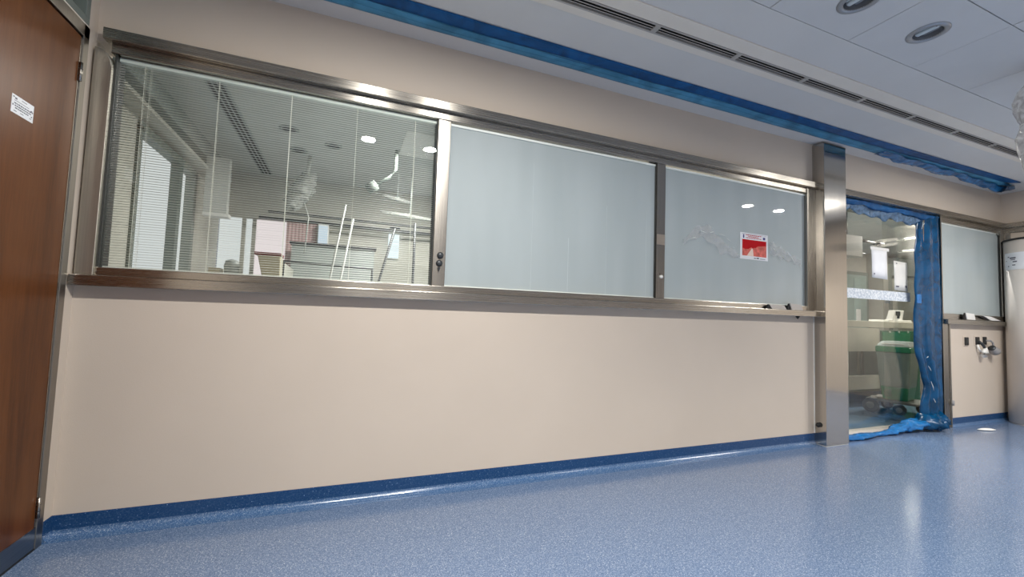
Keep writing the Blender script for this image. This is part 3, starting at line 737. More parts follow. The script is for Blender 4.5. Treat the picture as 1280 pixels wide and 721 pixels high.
# ------------------------------------------------------------------ column casing in the right corner
col = thing('round_casing', 'tall white round casing with a black top rim in the right corner', 'column', (XR, 2.06, 0))
CR, CX, CY = 0.32, 6.985, 2.07
def half(r, z0, z1, cx=CX, cy=CY, n=40):
    pts = []
    for i in range(n+1):
        a = PI/2+PI*i/n; pts.append((cx+r*math.cos(a), cy+r*math.sin(a)))
    pts = [(min(XR-0.0005, a), b) for a, b in pts]
    return MB().prism(pts, 'Z', z0, z1)
o = half(CR, 0.012, 1.975).build('casing', M['white_col'], col)
for p_ in o.data.polygons: p_.use_smooth = abs(p_.normal.z) < 0.5
half(CR+0.005, 1.975, 1.995).build('top_rim', M['black'], col)
half(CR-0.002, 0.0, 0.012).build('base_joint', M['grille'], col)
# sticker curved on the casing
def curved(a0, a1, z0, z1, r, n=8, cx=CX, cy=CY):
    rows = []
    for i in range(n+1):
        a = math.radians(a0+(a1-a0)*i/n); rows.append([(cx+r*math.cos(a), cy+r*math.sin(a), z0), (cx+r*math.cos(a), cy+r*math.sin(a), z1)])
    m = MB(); m.quadstrip(rows); return m
stk = thing('casing_sticker', 'small white sticker with grey print on the round white casing', 'sticker', (6.75, 1.93, 1.7))
curved(126, 172, 1.655, 1.84, CR+0.0012).build('sticker_sheet', M['paper'], stk)
for (a0, a1, z0, z1) in ((136, 140, 1.79, 1.80), (141, 153, 1.775, 1.79), (143, 152, 1.76, 1.768), (147, 155, 1.735, 1.747), (136, 139, 1.69, 1.70), (146, 152, 1.70, 1.71), (131, 133, 1.75, 1.76)):
    curved(a0, a1, z0, z1, CR+0.0018, 3).build('printed_line', M['ink'], stk)

# ------------------------------------------------------------------ white scrap on floor
sc = MB(); rows = []
for i in range(9):
    s = i/8; rows.append([(5.90+0.19*s, 2.245-0.05*s+q*0.035*math.sin(PI*(0.08+0.84*s)), 0.004+0.014*(1-q*q)*math.sin(PI*s)+0.004) for q in (-1, -0.5, 0, 0.5, 1)])
sc.quadstrip(rows)
tag(sc.build('plastic_scrap', M['white'], smooth=True, solid=0.003), 'small curled white scrap lying on the floor before the beige panel', 'scrap')

# ------------------------------------------------------------------ plastic wrapped pendant at the right edge
pen = thing('wrapped_pendant', 'ceiling pendant wrapped in milky plastic at the right edge', 'pendant', (3.74, 1.10, ZC))
bx, by = 3.70, 1.108
prof = [(0.012, 2.475), (0.05, 2.455), (0.082, 2.41), (0.100, 2.35), (0.098, 2.30), (0.086, 2.25), (0.074, 2.21), (0.083, 2.17), (0.094, 2.13), (0.088, 2.07), (0.078, 2.0), (0.068, 1.92), (0.060, 1.84), (0.054, 1.76), (0.02, 1.74)]
m = MB(); rows = []
for i, (r, z) in enumerate(prof):
    rows.append([(bx+r*(1+0.06*math.sin(5*a+i*1.3)+0.03*math.sin(11*a+i))*math.cos(a), by+r*(1+0.06*math.sin(5*a+i*1.3))*math.sin(a), z) for a in [2*PI*k/32 for k in range(32)]])
m.quadstrip(rows, True); m.build('plastic_wrap', M['wrap'], pen, smooth=True)
MB().tube([(bx, by, ZC), (bx, by, 2.30), (bx, by, 1.80)], 0.035, 16).build('stem', M['white'], pen, smooth=True)
MB().lathe((bx, by, 2.205), [(0.078, -0.006), (0.081, 0.0), (0.078, 0.006)], 24, cap=False).build('tie_band', M['white'], pen, smooth=True)

# ------------------------------------------------------------------ glazed doorway with blue film
d2 = struct(empty('door_2', (4.8, 2.5, 0)), 'sliding glazed door with two sheets of paper behind', 'door')
MB().box(3.992, 5.66, 2.49, 2.60, 2.10, 2.16).build('head_frame', M['steel'], d2, bevel=0.002)
MB().box(5.42, 5.649, 2.42, 2.475, 0.0, 2.149).build('jamb', M['steel_v'], d2, bevel=0.002)
Bx(3.992, 5.66, 2.47, 2.60, -0.005, 0.010).build('threshold', M['grille'], d2, bevel=0.002)
Bx(3.992, 5.60, 2.515, 2.521, 0.02, 2.10).build('glass_leaf', M['glass_door'], d2)
Bx(5.02, 5.60, 2.565, 2.571, 0.02, 2.10).build('glass_leaf', M['glass_door'], d2)
Bx(3.992, 5.36, 2.5115, 2.5145, 1.252, 1.345).build('frosted_band', M['band'], d2)['label'] = 'pale speckled band across the glass'
Bx(5.205, 5.28, 2.384, 2.388, 1.235, 1.322).build('blue_tape', M['blue_film_bright'], d2)
def sheet(x0, x1, z0, z1, label, tape):
    t = thing('paper_sheet', label, 'paper', (x0, 2.513, z0), 'paper sheets on the glazed door')
    rows = []
    for i in range(5):
        s = i/4; rows.append([(x0+(x1-x0)*s-0.006*q, 2.5125-0.004*math.sin(PI*q)*math.sin(PI*s+0.4)-0.0008, z0+(z1-z0)*q-0.008*s) for q in (0, .25, .5, .75, 1)])
    m = MB(); m.quadstrip(rows); m.build('sheet', M['paper'] if tape else M['white'], t, smooth=True, solid=0.0006)
    if tape: Bx(x0-0.02, x1+0.025, 2.509, 2.5122, z1-0.018, z1+0.012).build('tape', M['white'], t)
    return t
a = sheet(4.735, 4.985, 1.465, 1.755, 'blank white paper sheet hung by a wide tape on the glazed door', True)
Bx(4.76, 4.775, 2.5075, 2.5085, 1.495, 1.510).build('printed_line', M['ink'], a)
b = sheet(5.095, 5.325, 1.362, 1.655, 'blank cream paper sheet with corner marks, lower and further right', False)
Bx(5.115, 5.165, 2.507, 2.508, 1.392, 1.405).build('printed_line', M['ink'], b)
Bx(5.275, 5.30, 2.507, 2.508, 1.392, 1.415).build('printed_line', M['ink'], b)
Bx(5.125, 5.14, 2.507, 2.508, 1.625, 1.635).build('printed_line', M['ink'], b)

def drape(name, mat, rows, parent=None, solid=0.0006):
    m = MB(); m.quadstrip(rows); return m.build(name, mat, parent, smooth=True, solid=solid)
ff = thing('doorway_film', 'torn blue plastic film hanging round the glazed doorway and trailing on the floor', 'plastic film', (5.5, 2.42, 0))
R2 = random.Random(11)
def wr(a, b, s=1): return 0.5*math.sin(a*3.1*s+b*1.7)+0.3*math.sin(a*7.7*s-b*4.1)+0.2*math.sin(a*17*s+b*9)
# header: film tucked under the rail
rows = []
for i in range(101):
    x = 3.995+(5.64-3.995)*i/100; row = []
    low = 2.098+0.010*math.sin(x*9)+0.006*math.sin(x*23)
    for k in range(7):
        q = k/6; z = 2.150+(low-2.150)*q
        row.append((x, 2.400+0.012*wr(x*3, q*4)-0.010*math.sin(PI*q)+0.02*q, z))
    rows.append(row)
drape('header_film', M['navy_film'], rows, ff)
rows = []
for i in range(101):
    x = 3.995+(5.43-3.995)*i/100; row = []
    low = 2.050-0.035*((x-3.995)/1.43)+0.018*wr(x*2.5, 0)+0.014*math.sin(x*31)
    for k in range(6):
        q = k/5; z = 2.112+(low-2.112)*q
        row.append((x, 2.425+0.010*wr(x*4, q*3)+0.02*q, z))
    rows.append(row)
o = drape('torn_edge', film('pale_blue_film', (0.16, 0.27, 0.42), 0.6, 0.2, 0.8, 18), rows, ff)
# jamb film: from the jamb face down to the floor, loose to the left
def edge_left(z):   # left edge of the hanging film
    pts = [(0.0, 5.30), (0.12, 5.33), (0.30, 5.36), (0.42, 5.40), (0.55, 5.36), (0.72, 5.27), (0.95, 5.24), (1.3, 5.29), (1.8, 5.30), (2.0, 5.34), (2.15, 5.36)]
    for (a0, b0), (a1, b1) in zip(pts, pts[1:]):
        if a0 <= z <= a1: return b0+(b1-b0)*(z-a0)/(a1-a0)
    return pts[-1][1]
def edge_right(z):
    pts = [(0.0, 5.60), (0.25, 5.62), (0.5, 5.60), (0.9, 5.63), (1.2, 5.64), (2.15, 5.645)]
    for (a0, b0), (a1, b1) in zip(pts, pts[1:]):
        if a0 <= z <= a1: return b0+(b1-b0)*(z-a0)/(a1-a0)
    return pts[-1][1]
rows = []
NZ = 120
for i in range(NZ+1):
    z = 0.02+(2.145-0.02)*i/NZ; row = []
    l, r = edge_left(z)+0.008*math.sin(z*21), edge_right(z)
    loose = max(0, 1-z/1.2)
    for k in range(19):
        q = k/18; x = l+(r-l)*q
        y = 2.402-0.012*abs(math.sin(q*PI*2.5+z*0.5))-0.03*loose*abs(math.sin(q*PI*2+z*1.5))+0.004*wr(q*6, z*2)
        y += 0.05*(1-q)**2
        row.append((x, y, z))
    rows.append(row)
drape('jamb_film', M['blue_film'], rows, ff)
# bright folded right edge of the film on the post
rows = []
for i in range(81):
    z = 1.0+(2.13-1.0)*i/80
    rows.append([(5.585+0.004*math.sin(z*13), 2.408, z), (5.605+0.004*math.sin(z*9), 2.396, z), (5.640, 2.398, z), (5.648, 2.41, z)])
drape('folded_edge', film('mid_blue_film', (0.03, 0.17, 0.38), 0.9, 0.25, 0.5, 10), rows, ff)
# trail along the threshold and a bunch at the foot of the jamb
def rope(name, path, mat, seg=14, n=60, seed=1, sq=0.6):
    rnd = random.Random(seed); rows = []
    P = []
    for i in range(n+1):
        s = i/n*(len(path)-1); k = min(int(s), len(path)-2); f = s-k; f = f*f*(3-2*f)
        P.append([path[k][j]+(path[k+1][j]-path[k][j])*f for j in range(4)])
    for i, (x, y, z, r) in enumerate(P):
        row = []
        for k in range(seg):
            a = 2*PI*k/seg
            rr = r*(1+0.22*math.sin(3*a+i*0.35)+0.14*math.sin(5*a-i*0.6)+rnd.uniform(-.13, .13))
            row.append((x, y+rr*math.cos(a)*1.3, max(0.002, z+rr*math.sin(a)*sq)))
        rows.append(row)
    m = MB(); R_ = m.quadstrip(rows, True); return m.build(name, mat, ff, smooth=True)
rope('floor_trail', [(3.98, 2.40, 0.025, 0.032), (4.25, 2.38, 0.022, 0.034), (4.55, 2.39, 0.02, 0.022), (4.8, 2.40, 0.028, 0.032), (4.98, 2.41, 0.05, 0.05), (5.15, 2.42, 0.06, 0.062), (5.32, 2.41, 0.07, 0.07)], M['blue_film_bright'], seed=4)
rope('foot_bunch', [(5.20, 2.40, 0.05, 0.03), (5.32, 2.37, 0.085, 0.075), (5.45, 2.38, 0.08, 0.07), (5.52, 2.385, 0.11, 0.06), (5.56, 2.385, 0.12, 0.02)], M['blue_film'], seed=9, sq=0.9)
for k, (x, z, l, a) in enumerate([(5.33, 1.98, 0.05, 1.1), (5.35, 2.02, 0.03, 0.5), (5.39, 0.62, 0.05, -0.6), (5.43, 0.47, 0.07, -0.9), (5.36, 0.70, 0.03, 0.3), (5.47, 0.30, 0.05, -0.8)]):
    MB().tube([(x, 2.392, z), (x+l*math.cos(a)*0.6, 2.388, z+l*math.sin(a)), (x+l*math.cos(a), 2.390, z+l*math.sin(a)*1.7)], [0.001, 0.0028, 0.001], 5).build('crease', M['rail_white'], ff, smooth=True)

# ------------------------------------------------------------------ corridor behind the glazed doorway
struct(Bx(3.80, 12.3, 2.50, 6.6, -0.1, 0.0).build('floor_corridor', M['corridor_floor']), 'greyish blue floor of the corridor behind the glazed door', 'floor')
struct(Bx(3.80, 12.3, 2.54, 6.6, 2.50, 2.6).build('ceiling_corridor', M['annex_ceiling']), 'white ceiling behind the glazed door', 'ceiling')
struct(Bx(3.84, 3.96, 2.56, 5.62, 0, 2.5).build('wall_divider', M['annex_wall']), 'wall between ward and corridor', 'wall')
struct(Bx(3.84, 12.2, 5.5, 5.62, 0, 2.5).build('wall_corridor', M['corridor_wall']), 'beige wall at the far side of the corridor', 'wall')
struct(Bx(12.1, 12.2, 2.56, 5.5, 0, 2.5).build('wall_corridor_end', M['corridor_wall']), 'end wall of the corridor', 'wall')
struct(Bx(7.07, 12.2, 2.44, 2.54, 0, 2.5).build('wall_corridor_near', M['corridor_wall']), 'near wall of the corridor beyond the corner', 'wall')
# dividing low partition with steel plinth, 1 m behind the glass
lp = thing('low_partition', 'low grey partition with blue skirting behind the glazed door', 'partition', (6.3, 3.62, 0))
Bx(4.6, 9.5, 3.60, 3.66, 0.11, 0.66).build('panel', M['annex_grey'], lp)
Bx(4.6, 9.5, 3.595, 3.66, 0.0, 0.11).build('skirting', M['skirt'], lp)
for x in (6.02, 6.10, 6.22, 6.43, 6.52): Bx(x, x+0.03, 3.588, 3.60, 0.34, 0.66).build('upright_seam', M['trolley'] if x != 6.43 else M['corridor_wall'], lp)
# beige bench in front
bench = thing('beige_bench', 'beige laminate bench with a white steel leg behind the glazed door', 'bench', (6.0, 3.35, 0))
Bx(4.9, 6.355, 3.30, 3.58, 0.675, 0.965).build('drawer_front', M['cabinet'], bench, bevel=0.004)
Bx(4.9, 7.9, 3.30, 3.595, 0.975, 1.055).build('worktop', M['cabinet'], bench, bevel=0.004)
Bx(4.9, 6.37, 3.31, 3.35, 0.205, 0.375).build('lower_rail', M['cabinet'], bench, bevel=0.004)
MB().tube([(5.78, 3.36, 0.0), (5.78, 3.36, 0.68)], 0.028, 12).build('leg', M['white'], bench, smooth=True)
MB().tube([(5.05, 3.36, 0.0), (5.05, 3.36, 0.68)], 0.028, 12).build('leg', M['white'], bench, smooth=True)
# reader on worktop
mo = thing('white_device', 'white bench device with a dark screen on the beige worktop', 'device', (6.9, 3.42, 1.055))
MB().prism([(6.62, 1.055), (7.14, 1.055), (7.13, 1.085), (6.62, 1.08)], 'Y', 3.33, 3.56).build('base', M['white'], mo, bevel=0.004)
MB().prism([(6.80, 1.08), (7.02, 1.08), (7.07, 1.215), (6.88, 1.215)], 'Y', 3.38, 3.46).build('housing', M['white'], mo, bevel=0.006)
Bx(6.875, 6.965, 3.372, 3.381, 1.14, 1.20).build('screen', M['black'], mo)
Bx(6.905, 6.935, 3.365, 3.381, 1.105, 1.14).build('key', M['black'], mo)
# mint door, column, cabinets at the back
md = thing('mint_door', 'mint green door with a dark grey green frame far behind the glass', 'door', (9.75, 5.49, 0))
Bx(9.30, 10.13, 5.44, 5.50, 0, 2.09).build('frame', M['grey_green'], md)
Bx(9.38, 10.03, 5.42, 5.44, 0, 2.02).build('leaf', M['mint'], md)
Bx(9.62, 9.82, 5.412, 5.42, 1.1, 1.95).build('vision_panel', plain('pale_vision_glass', (0.36, 0.46, 0.43), 0.2), md)
Bx(9.66, 9.80, 5.405, 5.42, 1.05, 1.32).build('white_plate', M['white'], md)
gc = thing('grey_column', 'grey square column beside the mint green door', 'column', (10.3, 5.3, 0))
Bx(10.18, 10.34, 5.2, 5.5, 0, 2.5).build('shaft', M['corridor_wall'], gc); Bx(10.34, 10.58, 5.25, 5.5, 0, 2.3).build('side_panel', M['grey_green'], gc)
Bx(10.60, 11.25, 5.18, 5.49, 0, 1.98).build('tall_cabinet', M['cabinet'], None, bevel=0.005)
tag(bpy.data.objects['tall_cabinet'], 'tall beige cabinet beyond the paper sheets on the glass', 'cabinet')
Bx(10.62, 10.68, 5.165, 5.18, 1.16, 1.26).build('lock', M['dark'], bpy.data.objects['tall_cabinet'])
Bx(10.60, 11.55, 5.15, 5.48, 2.06, 2.42).build('duct_box', M['annex_grey'], None)
tag(bpy.data.objects['duct_box'], 'grey boxed duct under the ceiling far behind the glass', 'duct')
cabt = thing('hose_hanger', 'dark looped hose hanging on the wall beside the far cabinet', 'hose', (11.5, 5.45, 1.3))
MB().tube([(11.38, 5.45, 1.95), (11.46, 5.40, 2.02), (11.52, 5.40, 1.95), (11.52, 5.42, 1.35)], 0.02, 8).build('hose', M['dark'], cabt, smooth=True)
MB().tube([(11.12, 5.27, 1.42), (11.12, 5.25, 1.30)], 0.025, 8).build('hook', M['dark'], cabt)
Bx(11.45, 11.8, 5.44, 5.49, 1.6, 1.9).build('back_plate', plain('pink_print', (0.5, 0.33, 0.28), 0.6), cabt)
# ceiling service arm
sa = thing('ceiling_service_arm', 'grey ceiling service unit with a thin horizontal arm behind the glass', 'service arm', (6.1, 3.5, 2.5))
Bx(5.85, 6.26, 3.42, 3.62, 1.885, 2.16).build('box', plain('service_grey', (0.20, 0.20, 0.18), 0.5), sa, bevel=0.006)
MB().tube([(6.05, 3.52, 2.16), (6.05, 3.52, 2.5)], 0.04, 12).build('drop_tube', M['trolley'], sa, smooth=True)
MB().tube([(6.26, 3.5, 2.135), (6.72, 3.5, 2.115)], 0.02, 10).build('arm', M['dark'], sa, smooth=True)
MB().tube([(6.68, 3.5, 2.117), (6.83, 3.5, 2.112)], 0.034, 12).build('arm_end', M['dark'], sa, smooth=True)
MB().tube([(6.26, 3.5, 1.99), (6.36, 3.5, 1.955), (6.45, 3.5, 1.955)], 0.009, 8).build('cable', M['dark'], sa, smooth=True)
# green bin on trolley, turned towards the door; built about its own front left corner
def taper(x0, x1, y0, y1, z0, X0, X1, Y0, Y1, z1):
    m = MB()
    A = [m.bm.verts.new(p) for p in ((x0, y0, z0), (x1, y0, z0), (x1, y1, z0), (x0, y1, z0))]
    B = [m.bm.verts.new(p) for p in ((X0, Y0, z1), (X1, Y0, z1), (X1, Y1, z1), (X0, Y1, z1))]
    m.bm.faces.new(A[::-1]); m.bm.faces.new(B)
    for i in range(4): m.bm.faces.new((A[i], A[(i+1) % 4], B[(i+1) % 4], B[i]))
    return m
BIN_AT, BIN_TURN = (5.86, 3.07, 0), math.radians(-77.0)
bn = thing('green_bin', 'green waste bin with a grey liner and pale domed lid on the trolley', 'bin')
taper(0.035, 0.255, 0.03, 0.31, 0.155, 0.02, 0.27, 0.015, 0.325, 0.31).build('tub', M['green'], bn, bevel=0.012)
taper(0.018, 0.272, 0.012, 0.328, 0.30, -0.008, 0.298, -0.012, 0.352, 0.70).build('liner', M['liner'], bn, bevel=0.012)
Bx(-0.014, 0.304, -0.02, 0.36, 0.70, 0.762).build('rim', M['green'], bn, bevel=0.01)
taper(-0.014, 0.304, -0.02, 0.36, 0.762, 0.03, 0.26, 0.03, 0.33, 0.825).build('lid', M['lid'], bn, bevel=0.02)
Bx(0.04, 0.24, -0.005, 0.02, 0.785, 0.80).build('lid_handle', M['white'], bn, bevel=0.006)
Bx(0.05, 0.12, 0.018, 0.03, 0.19, 0.28).build('panel_emboss', M['green_dark'], bn, bevel=0.008)
tl = thing('bin_trolley', 'low grey wheeled trolley carrying the green bin', 'trolley')
Bx(-0.10, 0.36, -0.05, 0.40, 0.125, 0.153).build('deck', M['trolley'], tl, bevel=0.01)
Bx(-0.05, 0.0, -0.065, -0.02, 0.153, 0.185).build('latch', M['white'], tl, bevel=0.006)
def caster(x, y, r):
    c = MB().lathe((x, y-0.02, r), [(r*0.93, -0.002), (r, 0.006), (r, 0.034), (r*0.93, 0.042)], 28, axis='Y').build('caster', M['wheel'], tl, smooth=False)
    MB().lathe((x, y-0.02, r), [(r*0.5, -0.006), (r*0.42, -0.010), (0.0005, -0.010)], 20, cap=False, axis='Y').build('hub', M['trolley'], c, smooth=True)
caster(-0.045, -0.075, 0.078); caster(0.20, -0.03, 0.06); caster(0.0, 0.34, 0.06); caster(0.32, 0.34, 0.06)
for o in (bn, tl): o.location = BIN_AT; o.rotation_euler = (0, 0, BIN_TURN)
gb = thing('green_container', 'tall green container standing behind the lidded green bin', 'bin', (6.9, 3.27, 0))
Bx(6.36, 7.25, 3.283, 3.297, 0.0, 0.94).build('body', M['green_dark'], gb, bevel=0.004)
Bx(6.38, 6.98, 3.276, 3.284, 0.08, 0.92).build('front', M['green'], gb, bevel=0.004)
for x in (6.52, 6.72, 6.92): MB().lathe((x, 3.276, 0.925), [(0.012, 0.0), (0.012, -0.01)], 10, axis='Y').build('white_clip', M['white'], gb)
# corridor lamps; the last two are added out of sight to light it
for i, (x, y) in enumerate(((8.80, 4.05), (10.2, 4.75), (7.6, 3.2), (5.3, 4.5))):
    t = thing('corridor_lamp', 'lit round lamp of the corridor ceiling, '+('', 'farthest from the glazed door', 'hidden behind the small frosted window', 'hidden behind the steel pillar')[i] if i else 'lit round ceiling lamp behind the glass near the blue jamb film', 'ceiling light', (x, y, 2.5), 'lit corridor lamps' if i else None)
    MB().lathe((x, y, 2.5), [(0.14, 0.0), (0.14, -0.012), (0.125, -0.016)], 28, cap=False).build('ring', M['white'], t, smooth=True)
    MB().lathe((x, y, 2.5), [(0.125, -0.014), (0.0005, -0.014)], 28, cap=False).build('diffuser', emit('lit_corridor_disc', (1, 0.98, 0.93), 5.0 if i < 2 else 8.0), t)
    ld = bpy.data.lights.new('corridor_light', 'AREA'); ld.shape = 'DISK'; ld.size = 0.26; ld.energy = CORRIDOR_POWER*(0.01, 0.04, 0.50, 0.45)[i]; ld.color = (1.0, 0.96, 0.9)
    lo = bpy.data.objects.new('lamp', ld); C.objects.link(lo); lo.parent = t; lo.location = (0, 0, -0.03)

# ------------------------------------------------------------------ ward behind the long window
AX, AY, AZ = -1.45, 6.0, 2.62
struct(Bx(AX-0.1, 3.84, 2.54, AY+0.1, -0.1, 0.0).build('floor_ward', M['corridor_floor']), 'blue floor of the ward behind the long window', 'floor')
struct(Bx(AX-0.1, 3.84, 2.54, AY+0.1, AZ, AZ+0.1).build('ceiling_ward', M['annex_ceiling']), 'grey white ceiling of the ward behind the slatted blind', 'ceiling')
wl2 = MB(); wl2.box(AX-0.1, AX, 2.54, 3.80, 0, AZ).box(AX-0.1, AX, 5.05, AY, 0, AZ).box(AX-0.1, AX, 3.80, 5.05, 0, 1.16).box(AX-0.1, AX, 3.80, 5.05, 2.27, AZ)
struct(wl2.build('wall_ward_left', M['annex_wall']), 'grey beige ward wall with a bright window at the left', 'wall')
struct(Bx(AX-0.1, XL-0.14, 2.44, 2.54, 0, AZ).build('wall_ward_front', M['annex_wall']), 'ward wall piece beside the long window', 'wall')
bw = MB()
bw.box(AX, 3.84, AY, AY+0.1, 0, 1.28).box(AX, 3.84, AY, AY+0.1, 2.06, AZ).box(-0.70, 3.84, AY, AY+0.1, 1.28, 2.06).box(-1.21, -1.17, AY, AY+0.1, 1.28, 2.06).box(-1.10, -1.06, AY, AY+0.1, 1.28, 2.06)
struct(bw.build('wall_ward_back', M['annex_wall']), 'back wall of the ward seen through the blind', 'wall')
w3 = struct(empty('window_3', (AX, 4.4, 1.2)), 'bright daylit window in the left wall of the ward', 'window')
Bx(AX-0.07, AX-0.06, 3.80, 4.62, 1.16, 2.27).build('lit_pane', M['daylight'], w3)
Bx(AX-0.07, AX-0.06, 4.70, 5.00, 1.16, 2.27).build('lit_pane', M['daylight'], w3)
MB().box(AX-0.06, AX+0.01, 4.62, 4.70, 1.16, 2.27).box(AX-0.06, AX+0.02, 3.78, 3.83, 1.16, 2.27).box(AX-0.06, AX+0.02, 3.78, 5.07, 2.24, 2.30).box(AX-0.06, AX+0.02, 5.0, 5.07, 1.16, 2.27).build('frame', M['grey_green'], w3)
w4 = struct(empty('window_4', (-1.2, AY, 1.3)), 'bright windows at the far end of the ward', 'window')
Bx(AX, -1.21, AY+0.04, AY+0.05, 1.28, 2.06).build('lit_pane', M['daylight'], w4)
Bx(-1.17, -1.10, AY+0.04, AY+0.05, 1.28, 2.06).build('lit_pane', M['daylight'], w4)
Bx(-1.06, -0.70, AY+0.04, AY+0.05, 1.28, 2.06).build('lit_pane', M['daylight_pink'], w4)
# ward ceiling: slot diffuser, and unseen panels added to light the ward
v2 = thing('ward_slot_diffuser', 'dark slot air diffuser along the ward ceiling, seen through the blind', 'air vent', (-0.95, 4.2, AZ))
Bx(-1.03, -0.90, 2.6, 5.9, AZ-0.012, AZ).build('frame', M['annex_grey'], v2)
for k in range(3): Bx(-1.012+k*0.037, -0.99+k*0.037, 2.62, 5.88, AZ-0.014, AZ-0.011).build('slot', M['void'], v2)
tb = struct(Bx(AX, AX+0.10, 2.54, AY, AZ-0.16, AZ).build('trim_4', M['annex_grey']), 'grey boxed beam along the left ward wall', 'beam')
tb = struct(Bx(AX, AX+0.13, 2.54, AY, AZ-0.30, AZ-0.27).build('trim_5', M['annex_wall']), 'thin ledge along the left ward wall', 'ledge')
for i, (x, y) in enumerate(((0.75, 4.15), (2.6, 4.15))):
    t = thing('ward_ceiling_panel', 'lit square ceiling panel of the ward behind the frosted panes', 'ceiling light', (x, y, AZ), 'lit ceiling panels of the ward')
    Bx(x-0.3, x+0.3, y-0.3, y+0.3, AZ-0.012, AZ).build('frame', M['white'], t)
    ld = bpy.data.lights.new('ward_light', 'AREA'); ld.shape = 'SQUARE'; ld.size = 0.5; ld.energy = ANNEX_POWER; ld.color = (1.0, 0.97, 0.92)
    lo = bpy.data.objects.new('lamp', ld); C.objects.link(lo); lo.parent = t; lo.location = (0, 0, -0.03)
# blind housing hanging from the beam
bh = thing('blind_box', 'pale boxed roller blind hanging beside the ward window', 'blind', (-1.25, 5.0, 1.9))
Bx(-1.34, -1.14, 4.96, 5.04, 1.89, 2.46).build('panel', M['annex_ceiling'], bh, bevel=0.004)
Bx(-1.34, -1.12, 4.95, 5.05, 1.86, 1.895).build('bottom_bar', M['white'], bh)
# pink curtain and grey screens
cu = MB(); rows = []
for i in range(61):
    x = -0.70+0.34*i/60; rows.append([(x, 5.80+0.004*math.sin(i*0.9), z) for z in (0.002, 1.2, 2.028)])
cu.quadstrip(rows); tag(cu.build('pink_curtain', M['pink_wall'], smooth=True, solid=0.002), 'dull pink curtain hanging at the back of the ward', 'curtain')
ct = thing('curtain_rail', 'dark ceiling rail carrying the pink curtain', 'rail', (0, 5.8, 2.05))
Bx(-1.0, 1.5, 5.78, 5.82, 2.03, 2.06).build('track', M['dark'], ct); Bx(-0.9, 1.2, 5.74, 5.78, 2.11, 2.13).build('track', M['dark'], ct)
ls = thing('light_strip', 'narrow bluish lit strip at the back of the ward', 'lamp', (-0.28, 5.7, 1.4))
Bx(-0.335, -0.235, 5.68, 5.72, 1.62, 2.00).build('lit_face', M['monitor_light'], ls); Bx(-0.345, -0.225, 5.72, 6.0, 1.60, 2.02).build('housing', M['white'], ls)
# bed / trolley
bd = thing('ward_bed', 'grey wheeled hospital bed behind the slatted blind', 'bed', (-0.1, 4.9, 0))
Bx(-0.60, 0.95, 4.55, 5.45, 0.50, 0.62).build('mattress', M['annex_grey'], bd, bevel=0.03)
Bx(-0.62, -0.56, 4.55, 5.45, 0.35, 1.42).build('headboard', M['annex_wall'], bd, bevel=0.01)
Bx(0.95, 1.0, 4.55, 5.45, 0.35, 1.20).build('footboard', M['annex_wall'], bd, bevel=0.01)
MB().tube([(-0.55, 4.52, 0.6), (-0.55, 4.52, 1.42), (0.25, 4.52, 1.40), (0.25, 4.52, 0.6)], 0.014, 8).build('side_rail', M['dark'], bd, smooth=True)
for x in (-0.5, 0.85):
    for y in (4.62, 5.38): MB().tube([(x, y, 0.0), (x, y, 0.5)], 0.02, 8).build('leg', M['dark'], bd, smooth=True)
cb = thing('grey_cabinet', 'grey ward cabinet with a dark top edge behind the bed', 'cabinet', (0.1, 5.3, 0))
Bx(-0.60, 0.32, 5.50, 5.63, 0.0, 1.72).build('body', M['annex_grey'], cb); Bx(-0.62, 0.34, 5.47, 5.65, 1.72, 1.75).build('top_edge', M['dark'], cb)
tag(Bx(0.52, 0.66, 5.93, 5.99, 1.70, 2.02).build('lit_hatch', emit('lit_hatch_face', (0.85, 0.95, 1), 1.2)), 'small bright hatch window at the back of the ward', 'window')
# box with a dark red rim
bb = thing('beige_box', 'beige open box with a dark red rim standing behind the blind', 'box', (-0.53, 3.6, 0))
taper(-0.555, -0.455, 3.56, 3.68, 1.13, -0.605, -0.455, 3.54, 3.70, 1.365).build('body', M['bin_beige'], bb, bevel=0.008)
Bx(-0.625, -0.45, 3.53, 3.71, 1.365, 1.385).build('rim', M['dark_red'], bb, bevel=0.004)
tt = thing('ward_worktop', 'long grey ward worktop on legs carrying the boxes', 'worktop', (-0.6, 3.65, 0))
Bx(-1.3, 0.9, 3.45, 3.85, 1.095, 1.13).build('top', M['annex_grey'], tt, bevel=0.004)
for x in (-1.25, 0.85):
    for y in (3.48, 3.82): MB().tube([(x, y, 0), (x, y, 1.095)], 0.018, 8).build('leg', M['dark'], tt)
b2 = thing('low_box', 'low beige box with a dark red lid left of the taller box', 'box', (-0.8, 3.6, 1.13))
Bx(-0.90, -0.83, 3.55, 3.65, 1.13, 1.25).build('body', M['bin_beige'], b2); Bx(-0.82, -0.72, 3.54, 3.66, 1.13, 1.16).build('lid', M['dark_red'], b2)
gm = MB(); gm.lathe((-0.77, 3.60, 1.162), [(0.045, 0.0), (0.045, 0.05), (0.05, 0.11), (0.04, 0.15), (0.005, 0.16)], 16)
tag(gm.build('grey_bag', M['annex_grey'], smooth=True), 'lumpy grey bag standing on the dark red lid', 'bag')
